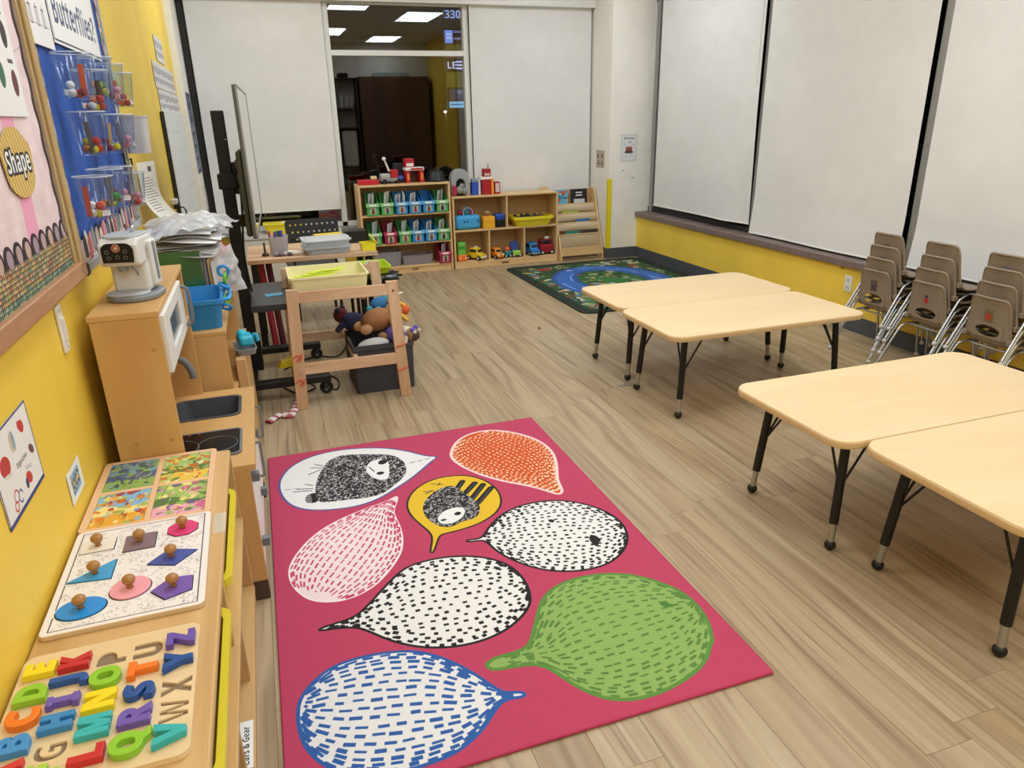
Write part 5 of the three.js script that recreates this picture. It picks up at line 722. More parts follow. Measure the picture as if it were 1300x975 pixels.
// ---------------------------------------------------------------- wooden sensory-table frame with cream tub, dark toy bin
{
  const t = thing('sensory_table', 'wooden frame table with sloping legs and a cream tub', 'table', [0, 0, 0]);
  const x0 = 0.05, x1 = 0.67, zA = -3.87, zB = -4.5, H = 0.675;
  const legShape = (xb, xt) => ext(poly([[xb, 0], [xb + 0.062, 0], [xt + 0.062, H], [xt, H]]), 0.032, 0.003);
  for (const z of [zA, zB]) { const a = add(t, 'leg', metric(legShape(x0 - 0.012, x0 + 0.008), 'y').translate(0, 0, z - 0.016), M.pine); const b = add(t, 'leg', metric(legShape(x1 - 0.05, x1 - 0.085), 'y').translate(0, 0, z - 0.016), M.pine);
    add(t, 'top_rail', bx(x0 + 0.06, H - 0.075, z - 0.013, x1 - 0.075, H - 0.015, z + 0.013, 0.003, 'x'), M.pine); add(t, 'lower_rail', bx(x0 + 0.045, 0.2, z - 0.013, x1 - 0.05, 0.262, z + 0.013, 0.003, 'x'), M.pine);
    if (z === zA) { const cord = std(0xe0562f, 0.6); for (const y of [0.16, 0.3]) { add(a, 'orange_cord', tube([[x0 - 0.002, y, z + 0.0185], [x0 + 0.025, y + 0.018, z + 0.02], [x0 + 0.045, y - 0.004, z + 0.0195], [x0 + 0.02, y - 0.015, z + 0.02], [x0 + 0.052, y + 0.02, z + 0.0185]], 0.003, 24, 5), cord); add(b, 'orange_cord', tube([[x1 - 0.06, y + 0.0, z + 0.0195], [x1 - 0.04, y + 0.006, z + 0.021], [x1 + 0.0, y + 0.016, z + 0.019]], 0.0032, 16, 5), cord); } add(b, 'bolt', rod([x1 - 0.05, H - 0.05, z + 0.014], [x1 - 0.05, H - 0.05, z + 0.0195], 0.006, 0.006, 10), std(0x7c4f38, 0.5)); add(b, 'peg', rod([x1 - 0.02, H - 0.075, z], [x1 + 0.005, H - 0.072, z], 0.006, 0.006, 10), std(0xe9e2d8, 0.5)); add(a, 'bolt', rod([x0 + 0.035, 0.212, z + 0.014], [x0 + 0.035, 0.212, z + 0.02], 0.006, 0.006, 10), M.steel); } }
  for (const x of [x0 + 0.05, x1 - 0.21]) add(t, 'side_rail', bx(x - 0.012, H - 0.09, zB + 0.013, x + 0.012, H - 0.04, zA - 0.013, 0.003, 'z'), M.pine);
  add(t, 'middle_stretcher', bx(0.38, 0.21, zB + 0.013, 0.405, 0.25, zA - 0.013, 0.003, 'z'), M.pine);
  const cream = std(0xefe6b0, 0.4);
  const tub = thing('cream_tub', 'cream plastic tub resting in the wooden frame table', 'tub', [0.293, H - 0.0395, -4.1]); { const g = binGeo(0.415, 0.086, 0.36, 0.95, 0.004, 0.01, 0.02); add(tub, 'tub_body', g, cream); }
  for (let k = 0; k < 4; k++) one('lime_paper', 'lime green paper strip lying in the cream tub', 'paper', sheet(0.22, 0.055, 6, 2, (x) => 0.004 * Math.sin(x * 30 + k)), std(0xd7e334, 0.6), [0.2 + 0.035 * k, H + 0.022 + 0.004 * k, -4.07 - 0.03 * k], [-PI / 2, 0, 0.15 * k], 'lime strips in the cream tub');
  const b = thing('fabric_bin', 'dark grey fabric storage bin under the wooden frame table', 'bin', [0.555, 0, -4.16], 0.02); add(b, 'bin_body', binGeo(0.35, 0.29, 0.37, 0.97, 0.006, 0.004, 0.012), std(0x414045, 0.85)); add(b, 'stitched_band', bx(-0.177, 0.262, 0.1865, 0.177, 0.284, 0.1885, 0.0005), std(0x4a494e, 0.85));
  // plush toys heaped in the bin: lumpy bodies with heads and limbs
  const plush = (label, c1, c2, p, s, turn, tilt) => { const o = thing('plush_toy', label, 'plush toy', p, turn, 'plush toys in the dark bin'); const f1 = std(c1, 0.95), f2 = std(c2, 0.95); const bd = add(o, 'body', ball(0.06 * s, 0, 0.05 * s, 0, [1.35, 0.9, 1]), f1); add(o, 'head', ball(0.042 * s, 0.085 * s, 0.07 * s, 0.01), f2); for (const q of [-1, 1]) { add(o, 'ear', ball(0.016 * s, 0.09 * s, 0.105 * s, q * 0.03 * s), f1); add(o, 'arm', rod([0.04 * s, 0.05 * s, q * 0.05 * s], [0.06 * s, 0.01 * s, q * 0.09 * s], 0.02 * s, 0.015 * s, 10), f1); add(o, 'foot', ball(0.024 * s, -0.08 * s, 0.03 * s, q * 0.035 * s, [1.3, 1, 1]), f2); } o.rotation.z = tilt; return o; };
  plush('brown plush dog lying on top of the dark bin', 0x9a6a44, 0xb98a5e, [0.565, 0.335, -4.13], 1.25, 0.3, 0.1);
  plush('purple plush toy hanging at the front of the dark bin', 0x6a58b0, 0x9a7452, [0.655, 0.265, -4.06], 1.0, -0.5, -0.2);
  plush('dark navy plush toy slumped at the back of the dark bin', 0x2a2a4a, 0x6a2a33, [0.43, 0.31, -4.25], 1.1, 2.6, 0.15);
  plush('teal and blue plush toy on top of the heap', 0x2f6a9a, 0x3f9aa8, [0.6, 0.405, -4.29], 0.85, 0.9, 0);
  plush('yellow and orange plush toy at the right of the heap', 0xe0b23a, 0xd9622f, [0.69, 0.33, -4.26], 0.85, 0.2, 0.3);
  plush('cream spotted plush toy peeping over the right bin edge', 0xcfc2ad, 0x4a4038, [0.7, 0.285, -4.05], 0.75, -0.8, -0.3);
  one('white_cushion', 'small white plush cushion tucked in the dark bin', 'cushion', ball(0.075, 0, 0, 0, [1.25, 0.5, 0.6]), std(0xc9c6c6, 0.95), [0.51, 0.275, -4.035], [0.3, 0, 0.1]);
}
// ---------------------------------------------------------------- cluttered desk behind
{
  const H = 0.65, t = thing('wooden_desk', 'light wooden desk with black legs behind the television', 'desk', [0, 0, 0]);
  add(t, 'desktop', bx(-0.14, H - 0.03, -5.62, 0.72, H, -5.0, 0.004, 'x'), M.pine); for (const x of [-0.1, 0.66]) for (const z of [-5.06, -5.56]) add(t, 'leg', bx(x - 0.022, 0, z - 0.022, x + 0.022, H - 0.03, z + 0.022, 0.003), M.black); add(t, 'cross_rail', bx(-0.08, 0.3, -5.57, 0.64, 0.34, -5.55, 0.002), M.black); add(t, 'modesty_rail', bx(-0.1, 0.12, -5.07, -0.08, 0.16, -5.55, 0.002), M.black);
  // stacked clear boxes
  const cl = phys(0xf0f3f6, 0.2, { transmission: 0.72, thickness: 0 });
  for (let k = 0; k < 2; k++) { const o = thing('clear_box', k ? 'clear plastic lidded box on top of the other on the desk' : 'clear plastic lidded box, lower of two on the desk', 'box', [0.385, H + 0.0005 + 0.049 * k, -5.13], 0.06, 'stacked clear boxes'); add(o, 'box_body', binGeo(0.3, 0.038, 0.22, 0.93, 0.003, 0.006, 0.02), cl); const l = add(o, 'lid', lie(ext(roundRect(0.325, 0.245, 0.022), 0.011, 0.003)).translate(0, 0.038, 0), phys(0xf2f5f8, 0.25, { transmission: 0.6, thickness: 0 })); for (const s of [-1, 1]) add(l, 'clip', bx(s * 0.155 - 0.006, 0.022, -0.04, s * 0.155 + 0.006, 0.05, 0.04, 0.003), std(0xd5dbe2, 0.4)); one('craft_bundle', k ? 'pale craft papers inside the upper clear box' : 'pale craft papers inside the lower clear box', 'paper', bx(-0.11, 0.004, -0.08, 0.11, 0.034, 0.08, 0.004), M.paper, [0.385, H + 0.0005 + 0.049 * k, -5.13], [0, 0.1 * k + 0.06, 0]); }
  const pc = thing('pen_pot', 'frosted pot of markers on the desk', 'pot', [0.075, H + 0.0005, -5.2]); add(pc, 'pot_wall', binGeo(0.13, 0.12, 0.12, 0.9, 0.003, 0.004, 0.03), phys(0xe6e0e2, 0.3, { transmission: 0.6, thickness: 0 }));
  [[0x7a3f9a, 'purple', -0.04, 0.05], [0x2f7a4a, 'green', -0.01, 0.02], [0x39408a, 'indigo', 0.02, 0.03], [0xb03a7a, 'magenta', -0.05, 0.0], [0x8fd6b0, 'mint capped', 0.005, -0.02], [0x6a4ab0, 'violet', 0.035, -0.02]].forEach(([c, n, x, z], i) => { const o = thing('marker_pen', `${n} marker pen standing in the frosted pot`, 'pen', [0.075 + x * 0.8, H + 0.006, -5.2 + z * 0.8], i, 'markers in the frosted pot'); add(o, 'barrel', rod([0, 0, 0], [0.012, 0.11, 0.004], 0.008, 0.008, 8), plastic(i % 2 ? 0xe6e4e0 : c)); add(o, 'cap', rod([0.012, 0.11, 0.004], [0.016, 0.15, 0.006], 0.0088, 0.0088, 8), plastic(c)); });
  for (let k = 0; k < 4; k++) one('craft_piece', 'small grey and violet craft piece at the foot of the frosted pot', 'craft piece', ball(0.02, 0, 0.014, 0, [1.2, 0.7, 1], 10), std([0x8d8794, 0x6f5f70, 0xb9aeb6, 0x5d5662][k], 0.7), [0.05 + 0.03 * k, H + 0.0005, -5.09 + 0.008 * (k % 2)], [0, k, 0], 'craft pieces by the pot');
  one('glue_bottle', 'small white tube lying on the desk near the clear boxes', 'tube', flat([rod([0, 0.018, 0], [0.07, 0.018, 0.02], 0.017, 0.014, 12), rod([0.07, 0.018, 0.02], [0.095, 0.018, 0.027], 0.008, 0.004, 10)]), std(0xeae8e4, 0.4), [0.13, H + 0.0005, -5.09]);
  one('name_stand', 'short brass stand with a dark stem on the desk edge', 'stand', flat([lathe([[0, 0], [0.025, 0], [0.022, 0.012], [0.008, 0.022], [0.006, 0.09], [0, 0.09]], 14)]), std(0x3a2f22, 0.4), [-0.02, H + 0.0005, -5.14]);
  // black perforated chair behind the desk
  const ch = thing('office_chair', 'black chair with a perforated back behind the desk', 'chair', [0.34, 0, -5.9], 0.05);
  const bs = roundRect(0.4, 0.2, 0.03); for (let r = 0; r < 3; r++) for (let k = 0; k < 9; k++) { const h = new THREE.Path(); h.absarc(-0.16 + k * 0.04 + (r % 2) * 0.012, 0.06 - r * 0.055, 0.0075, 0, 2 * PI); bs.holes.push(h); }
  add(ch, 'backrest', ext(bs, 0.012, 0.002, 5), std(0x1f2024, 0.45), [0, 0.7, 0.1], [-0.12, 0, 0]); add(ch, 'seat', bx(-0.2, 0.4, -0.32, 0.2, 0.43, 0.1, 0.012), M.black); for (const [x, z] of [[-0.17, 0.08], [0.17, 0.08], [-0.17, -0.28], [0.17, -0.28]]) add(ch, 'leg', rod([x, 0, z], [x * 0.95, 0.405, z], 0.012, 0.012, 8), M.dark); for (const s of [-1, 1]) add(ch, 'back_post', rod([s * 0.16, 0.42, 0.09], [s * 0.16, 0.66, 0.105], 0.01, 0.01, 8), M.dark);
  // yellow crate on the window sill
  const yc = thing('yellow_crate', 'yellow plastic crate with a lid on the window sill', 'crate', [0.18, 0.4755, ROOM.back - 0.0 + 0.19], 0); add(yc, 'crate_body', binGeo(0.36, 0.085, 0.2, 0.92, 0.004, 0.01, 0.02), plastic(0xe8d128)); add(yc, 'lid', lie(ext(roundRect(0.39, 0.22, 0.02), 0.012, 0.003)).translate(0, 0.085, 0), plastic(0xf0dc38)); add(yc, 'lid_latch', bx(-0.02, 0.09, -0.05, 0.06, 0.101, 0.02, 0.003), M.paper);
  const sup = thing('window_cabinet', 'low white cabinet under the window behind the desk', 'cabinet', [0, 0, 0]); add(sup, 'carcass', bx(-0.3, 0, -7.64, 0.72, 0.455, -7.3, 0.004), std(0xd8d2c8, 0.5)); add(sup, 'cabinet_top', bx(-0.32, 0.455, -7.64, 0.74, 0.475, -7.28, 0.003), std(0xc9c6c0, 0.4)); for (const x of [-0.28, 0.22]) { const d = add(sup, 'door', bx(x, 0.04, -7.3, x + 0.47, 0.44, -7.285, 0.003), std(0xd2ccc2, 0.5)); add(d, 'knob', ball(0.012, x + 0.42, 0.3, -7.275), M.steel); }
  // paper trays and boxes right of the desk, on a black utility cart
  const c = thing('utility_cart', 'black two-tier utility cart beside the desk', 'cart', [0.63, 0, -4.78]); for (const y of [0.14, 0.45]) add(c, 'cart_tray', bx(-0.13, y, -0.19, 0.11, y + 0.05, 0.19, 0.006), M.black); for (const x of [-0.12, 0.1]) for (const z of [-0.18, 0.18]) { const l = add(c, 'leg', rod([x, 0.03, z], [x, 0.5, z], 0.011, 0.011, 8), M.black); add(l, 'wheel', ball(0.02, x, 0.02, z, [1, 1, 0.6], 10), M.dark); }
  const lt = thing('lime_tray', 'lime green letter tray on the black cart', 'tray', [0.645, 0.555, -4.8], 0.03); add(lt, 'tray_body', binGeo(0.2, 0.05, 0.26, 0.88, 0.004, 0.012, 0.02), plastic(0xb9d32a)); one('tray_papers', 'dark scribbled paper inside the lime tray', 'paper', sheet(0.12, 0.16), std(0x7f8a3a, 0.7), [0.645, 0.562, -4.8], [-PI / 2, 0, 0.1]);
  const yb = thing('yellow_box', 'small bright yellow open box behind the lime tray', 'box', [0.665, H + 0.0005, -5.08], 0.05); add(yb, 'box_body', binGeo(0.1, 0.055, 0.09, 0.95, 0.003, 0.004, 0.006), plastic(0xeee234)); add(yb, 'flap', new THREE.BoxGeometry(0.008, 0.06, 0.1), plastic(0xf2ea62), [0.04, 0.075, 0], [0, 0, 0.6]);
  const bb = thing('black_box', 'black storage box on the desk corner next to the yellow box', 'box', [0.625, H + 0.0005, -5.48], 0); add(bb, 'box_body', bx(-0.08, 0, -0.06, 0.08, 0.075, 0.06, 0.005), M.black); add(bb, 'lid', bx(-0.084, 0.075, -0.064, 0.084, 0.09, 0.064, 0.004), std(0x1a1a1e, 0.4));
  let yy = H + 0.0005; [[0xd9d4cc, 0.02, 'pale paper ream at the bottom of the pile on the desk'], [0xa9a4a0, 0.016, 'grey folder in the pile on the desk'], [0xe8e4da, 0.018, 'cream paper stack in the pile on the desk'], [0xe4c83a, 0.012, 'yellow folder on top of the pile on the desk']].forEach(([q, h, l], i) => { one('paper_pile', l, 'paper', bx(-0.1, 0, -0.07, 0.1, h, 0.07, 0.002), std(q, 0.6), [0.47 - 0.01 * i, yy, -5.5], [0, 0.06 * i, 0]); yy += h + 0.0003; });
  // black bag hung over the cart end
  { const g = new THREE.SphereGeometry(0.11, 20, 14), p = g.attributes.position; for (let i = 0; i < p.count; i++) { const x = p.getX(i), y = p.getY(i), z = p.getZ(i), k = 1 + 0.5 * (vn(x * 25 + 9, z * 25 + y * 18, 88) - 0.5); p.setXYZ(i, x * 1.35 * k, Math.max(-0.026, Math.min(0.024, y * 0.4 * k)), z * 1.3 * k); } g.computeVertexNormals(); one('black_bag', 'crumpled black plastic bag at the cart edge beside the wooden frame table', 'bag', g, phys(0x0f0f11, 0.28), [0.66, 0.5275, -4.75]); }
  one('white_strip', 'white paper strip sticking out beside the black bag', 'paper', sheet(0.025, 0.12), M.paper, [0.575, 0.605, -4.68], [0.3, 0.4, -0.8]);
  // floor items below the television
  one('yellow_scoop', 'yellow plastic piece on the floor under the television stand', 'toy', ext(poly([[-0.07, 0], [0.06, 0.0], [0.075, 0.03], [0.03, 0.06], [-0.05, 0.04]]), 0.05, 0.006), plastic(0xe3c520), [0.03, 0.128, -4.3], [0, 0.2, 0]);
  { const g = tube([[-0.12, 0.012, -3.72], [-0.05, 0.02, -3.8], [0.0, 0.014, -3.77], [0.06, 0.02, -3.98], [0.1, 0.012, -3.96]], 0.022, 40, 10); g.scale(1, 0.45, 1).translate(0, 0.004, 0); one('striped_cloth', 'crumpled white and red cloth strip on the floor by the television stand', 'cloth', g, std(0xffffff, 0.9, { map: canvasTex(256, 32, (c, w, h) => { c.fillStyle = '#dcd2d2'; c.fillRect(0, 0, w, h); c.fillStyle = '#b0505c'; for (let i = 0; i < 9; i++) c.fillRect(i * 29, 0, 11, h); }) })); }
  for (let k = 0; k < 3; k++) one('floor_cable', ['black cable looping on the floor under the television stand', 'thin black cable running along the floor to the desk', 'black power cable beside the caster'][k], 'cable', tube([[[-0.02, 0.006, -4.25], [0.06, 0.006, -4.12], [0.16, 0.006, -4.18], [0.1, 0.006, -4.32], [-0.03, 0.006, -4.36]], [[0.0, 0.005, -4.6], [0.2, 0.005, -4.8], [0.35, 0.005, -4.75], [0.45, 0.005, -5.0]], [[0.2, 0.006, -4.2], [0.28, 0.006, -4.1], [0.3, 0.006, -4.28], [0.22, 0.006, -4.45]]][k], 0.005, 40, 6), M.black);
  for (const [x, n] of [[-0.03, 'red'], [0.02, 'maroon']]) one('rolled_mat', `narrow ${n} rolled mat standing under the desk`, 'mat', rod([x, 0.0005, -5.12], [x - 0.03, 0.6, -5.16], 0.022, 0.022, 14), std(n === 'red' ? 0xa32434 : 0x5c1d26, 0.7));
  one('tape_scrap', 'grey scrap of worn tape on the floor by a table foot', 'tape', ext(poly([[-0.06, 0], [0.0, -0.012], [0.05, -0.004], [0.055, 0.02], [0.02, 0.03], [-0.02, 0.012]]), 0.002).rotateX(-PI / 2), std(0x8a8580, 0.7), [1.9, 0.0005, -3.53]);
  one('crumpled_note', 'tiny crumb of paper on the bare floor by the play mat', 'paper', new THREE.IcosahedronGeometry(0.012, 0), std(0x8a6238, 0.8), [1.86, 0.008, -4.85]);
}
// ---------------------------------------------------------------- three-tier book shelf at the window
const ZF = -7.33, ZB = -7.64;
{
  const x0 = 0.913, x1 = 1.843, H = 0.9, t = thing('book_shelf', 'three-tier maple shelf full of handled book bins below the dark window', 'shelf', [0, 0, 0]);
  for (const x of [x0, x1 - 0.02]) add(t, 'side_panel', bx(x, 0, ZB, x + 0.02, H - 0.02, ZF, 0.003, 'y'), M.maple); add(t, 'top_board', bx(x0, H - 0.02, ZB, x1, H, ZF + 0.002, 0.003, 'x'), M.maple);
  for (const y of [0.587, 0.297, 0.06]) add(t, 'shelf_board', bx(x0 + 0.02, y, ZB + 0.008, x1 - 0.02, y + 0.018, ZF - 0.002, 0.002, 'x'), M.maple); add(t, 'back_panel', bx(x0 + 0.02, 0.06, ZB, x1 - 0.02, H - 0.02, ZB + 0.006, 0, 'x'), M.ply); const kb = add(t, 'kick_board', bx(x0 + 0.02, 0, ZF - 0.03, x1 - 0.02, 0.06, ZF - 0.012, 0.002, 'x'), M.maple); add(kb, 'knot_plate', bx(1.4, 0.03, ZF - 0.012, 1.47, 0.045, ZF - 0.0095, 0.002), std(0x6d4a2c, 0.5));
  // handled book bin: low front, sides rising to a tall back
  const w = 0.118, d = 0.25, hf = 0.115, hb = 0.205, th = 0.004, sideS = poly([[0, 0], [d, 0], [d, hb], [d - 0.06, hb], [0.02, hf], [0, hf]]);
  const side = (x) => ext(sideS, th, 0.001).rotateY(PI / 2).translate(x, 0, d / 2);
  const binG = flat([side(-w / 2), side(w / 2 - th), bx(-w / 2, 0, d / 2 - th, w / 2, hf, d / 2, 0.001), bx(-w / 2, 0, -d / 2, w / 2, hb, -d / 2 + th, 0.001), bx(-w / 2, 0, -d / 2, w / 2, th, d / 2, 0.001)].map((g) => { if (!g.attributes.uv) metric(g); return g; }));
  const rimG = flat([bx(-w / 2 - 0.008, hf - 0.03, d / 2, w / 2 + 0.008, hf + 0.004, d / 2 + 0.012, 0.003), bx(-w / 2 - 0.008, hf - 0.006, d / 2 - 0.03, -w / 2, hf + 0.004, d / 2 + 0.01, 0.002), bx(w / 2, hf - 0.006, d / 2 - 0.03, w / 2 + 0.008, hf + 0.004, d / 2 + 0.01, 0.002)]);
  const colors = { green: [0x4fae62, 0x8fd08f], blue: [0x2f8fd2, 0x6db8ea], magenta: [0xa81f4c, 0xc63d68] };
  const face = (i) => canvasTex(48, 48, (g) => { g.fillStyle = '#b9b0a4'; g.fillRect(0, 0, 48, 48); const c = [['#7a3a2c', '#2c2320'], ['#4a5a3c', '#3a2c22'], ['#8a4a34', '#7c2f2a'], ['#9c3434', '#3a2a28'], ['#5a4a4c', '#42506a'], ['#2a2422', '#1c1a1a']][i % 6]; g.fillStyle = c[0]; g.beginPath(); g.ellipse(24, 34, 13, 16, 0, 0, 7); g.fill(); g.fillStyle = c[1]; g.beginPath(); g.arc(24, 15, 9, 0, 7); g.fill(); });
  const faces = Array.from({ length: 6 }, (_, i) => std(0xffffff, 0.5, { map: face(i) }));
  const rows = [[0.605, 'top', [[1.045, 'green'], [1.189, 'green'], [1.33, 'blue'], [1.469, 'blue'], [1.608, 'blue'], [1.752, 'green']]], [0.315, 'middle', [[1.045, 'green'], [1.198, 'magenta'], [1.345, 'green'], [1.482, 'blue'], [1.617, 'blue'], [1.752, 'green']]], [0.078, 'bottom', [[1.754, 'magenta']]]], ord = ['first', 'second', 'third', 'fourth', 'fifth', 'sixth'];
  const photoG = new THREE.BoxGeometry(0.06, 0.062, 0.0014); let n = 0;
  for (const [y, tier, L] of rows) L.forEach(([x, c], i) => {
    const o = thing('book_bin', tier === 'bottom' ? 'magenta handled book bin alone on the bottom tier' : `${c} handled book bin, ${ord[i]} from the desk end on the ${tier} tier`, 'bin', [x, y + 0.0005, ZF - 0.115], rr(-0.03, 0.03), 'handled book bins'); const [m, l] = colors[c].map((q) => plastic(q));
    add(o, 'bin_body', binG, m); const r = add(o, 'front_rim', rimG, l); add(r, 'name_strip', bx(-0.034, hf - 0.021, d / 2 + 0.0115, 0.034, hf - 0.004, d / 2 + 0.013, 0), M.paper); add(o, 'photo_label', photoG, faces[n++ % 6], [0, 0.047, d / 2 + 0.0008]);
    const k = tier === 'bottom' ? 1 : [2, 1, 3, 2, 0, 2, 1, 1, 1, 2, 2, 2][n - 1] ?? 1;
    for (let q = 0; q < k; q++) one('thin_book', `thin white book in the ${tier === 'bottom' ? 'magenta bin of the bottom tier' : ord[i] + ' bin of the ' + tier + ' tier'}`, 'book', bx(-0.05, 0, -0.0025, 0.05, rr(0.19, 0.225), 0.0025, 0.0008), std([0xf0efec, 0xe2e6ee, 0xf0ece4, 0xd5dbe4][(n + q) % 4], 0.5), [x + (q - (k - 1) / 2) * 0.03, y + 0.006, ZF - 0.115 + 0.015 * q], [0.28, 0.9 + 0.35 * q, 0.12 * (q - 1)], 'thin books in the handled bins');
  });
  const clr = phys(0xd9d6da, 0.2, { transmission: 0.75, thickness: 0 });
  for (const [x, ww, l, cc, h] of [[1.155, 0.3, 'clear bin of white papers on the bottom tier', 0xdedce2, 0.15], [1.47, 0.33, 'clear bin with a pink bundle on the bottom tier', 0xb06a8c, 0.1]]) { const o = thing('clear_bin', l, 'bin', [x, 0.0785, ZF - 0.13]); add(o, 'bin_wall', binGeo(ww, h, 0.22, 0.92, 0.003, 0.006, 0.02), clr); one('bundle', `${cc === 0xb06a8c ? 'pink cloth' : 'white paper'} bundle inside the clear bin on the bottom tier`, 'bundle', ball(0.1, 0, 0, 0, [ww * 3.8, 0.35, 0.7], 18), std(cc, 0.8), [x, 0.12, ZF - 0.13]); }
  // toys on top: fire station, rescue truck, red tray, hats
  const red = plastic(0xb8202c), wht = plastic(0xe9e7e6), gry = plastic(0x8d9096), blu = plastic(0x2a4a9a), yel = plastic(0xe8a83a);
  const fs = thing('toy_fire_station', 'red toy fire station with a tower on the book shelf', 'toy', [1.5, H, -7.45], 0.1); for (const s of [-1, 1]) { const p = add(fs, 'garage_wall', bx(s * 0.072 - 0.022, 0, -0.05, s * 0.072 + 0.022, 0.12, 0.05, 0.004), red); add(p, 'window_strip', bx(s * 0.072 - 0.008, 0.03, 0.05, s * 0.072 + 0.008, 0.09, 0.052, 0), yel); } add(fs, 'garage_back', bx(-0.06, 0, -0.05, 0.06, 0.12, -0.042, 0.002), plastic(0x4a1418)); add(fs, 'roof', bx(-0.1, 0.118, -0.055, 0.1, 0.15, 0.06, 0.01), wht); add(fs, 'roof_panel', bx(-0.045, 0.126, 0.058, 0.085, 0.144, 0.064, 0.003), red); add(fs, 'tower', bx(-0.09, 0.148, -0.05, 0.005, 0.235, 0.03, 0.006), red); add(fs, 'tower_sign', bx(-0.078, 0.16, 0.03, -0.005, 0.19, 0.033, 0.001), wht);
  const tk = thing('toy_rescue_truck', 'grey and red toy rescue truck with a white ladder on the book shelf', 'toy', [1.26, H, -7.45], 0.15); add(tk, 'chassis', bx(-0.11, 0.022, -0.045, 0.11, 0.055, 0.045, 0.008), gry); add(tk, 'cab', bx(0.0, 0.05, -0.04, 0.075, 0.135, 0.04, 0.01), red); add(tk, 'shell', bx(-0.105, 0.05, -0.042, -0.005, 0.1, 0.042, 0.015), plastic(0xb3b3b4)); add(tk, 'ladder', rod([-0.01, 0.12, 0.01], [-0.055, 0.235, 0.02], 0.011, 0.009, 8), wht); add(tk, 'ladder_cup', ball(0.02, -0.058, 0.24, 0.02), wht); for (const x of [-0.075, 0.075]) for (const z of [-0.045, 0.045]) add(tk, 'wheel', rod([x, 0.024, z - 0.01], [x, 0.024, z + 0.01], 0.024, 0.024, 16), M.black); add(tk, 'blue_dome', ball(0.035, 0.1, 0.05, 0.03, [1, 0.8, 1]), blu);
  one('toy_tray', 'flat red toy tray at the end of the book shelf top', 'toy', ext(poly([[-0.1, -0.05], [0.1, -0.05], [0.1, 0.05], [0.03, 0.06], [-0.1, 0.05]]), 0.05, 0.008).rotateX(-PI / 2), plastic(0xc4202a), [1.03, H, -7.42]);
  one('yellow_brick', 'small cream and yellow toy piece on the red tray', 'toy', bx(-0.03, 0, -0.02, 0.03, 0.03, 0.02, 0.006), plastic(0xe8d9a0), [1.09, H + 0.0505, -7.43]);
  one('black_hat', 'black domed hat at the back of the book shelf top', 'hat', lathe([[0.0, 0.12], [0.05, 0.115], [0.085, 0.085], [0.095, 0.03], [0.13, 0.006], [0.13, 0], [0, 0]], 28), M.black, [1.73, H, -7.49]);
  one('dark_case', 'dark navy upright case behind the toy fire station', 'case', bx(-0.05, 0, -0.03, 0.05, 0.19, 0.03, 0.008), std(0x16172a, 0.5), [1.36, H, -7.56]);
  one('toy_ramp', 'dark navy sloping toy ramp behind the red tray', 'toy', ext(poly([[-0.16, 0], [0.12, 0], [0.12, 0.09]]), 0.06, 0.004), std(0x1c1d3a, 0.5), [1.16, H, -7.6]);
}
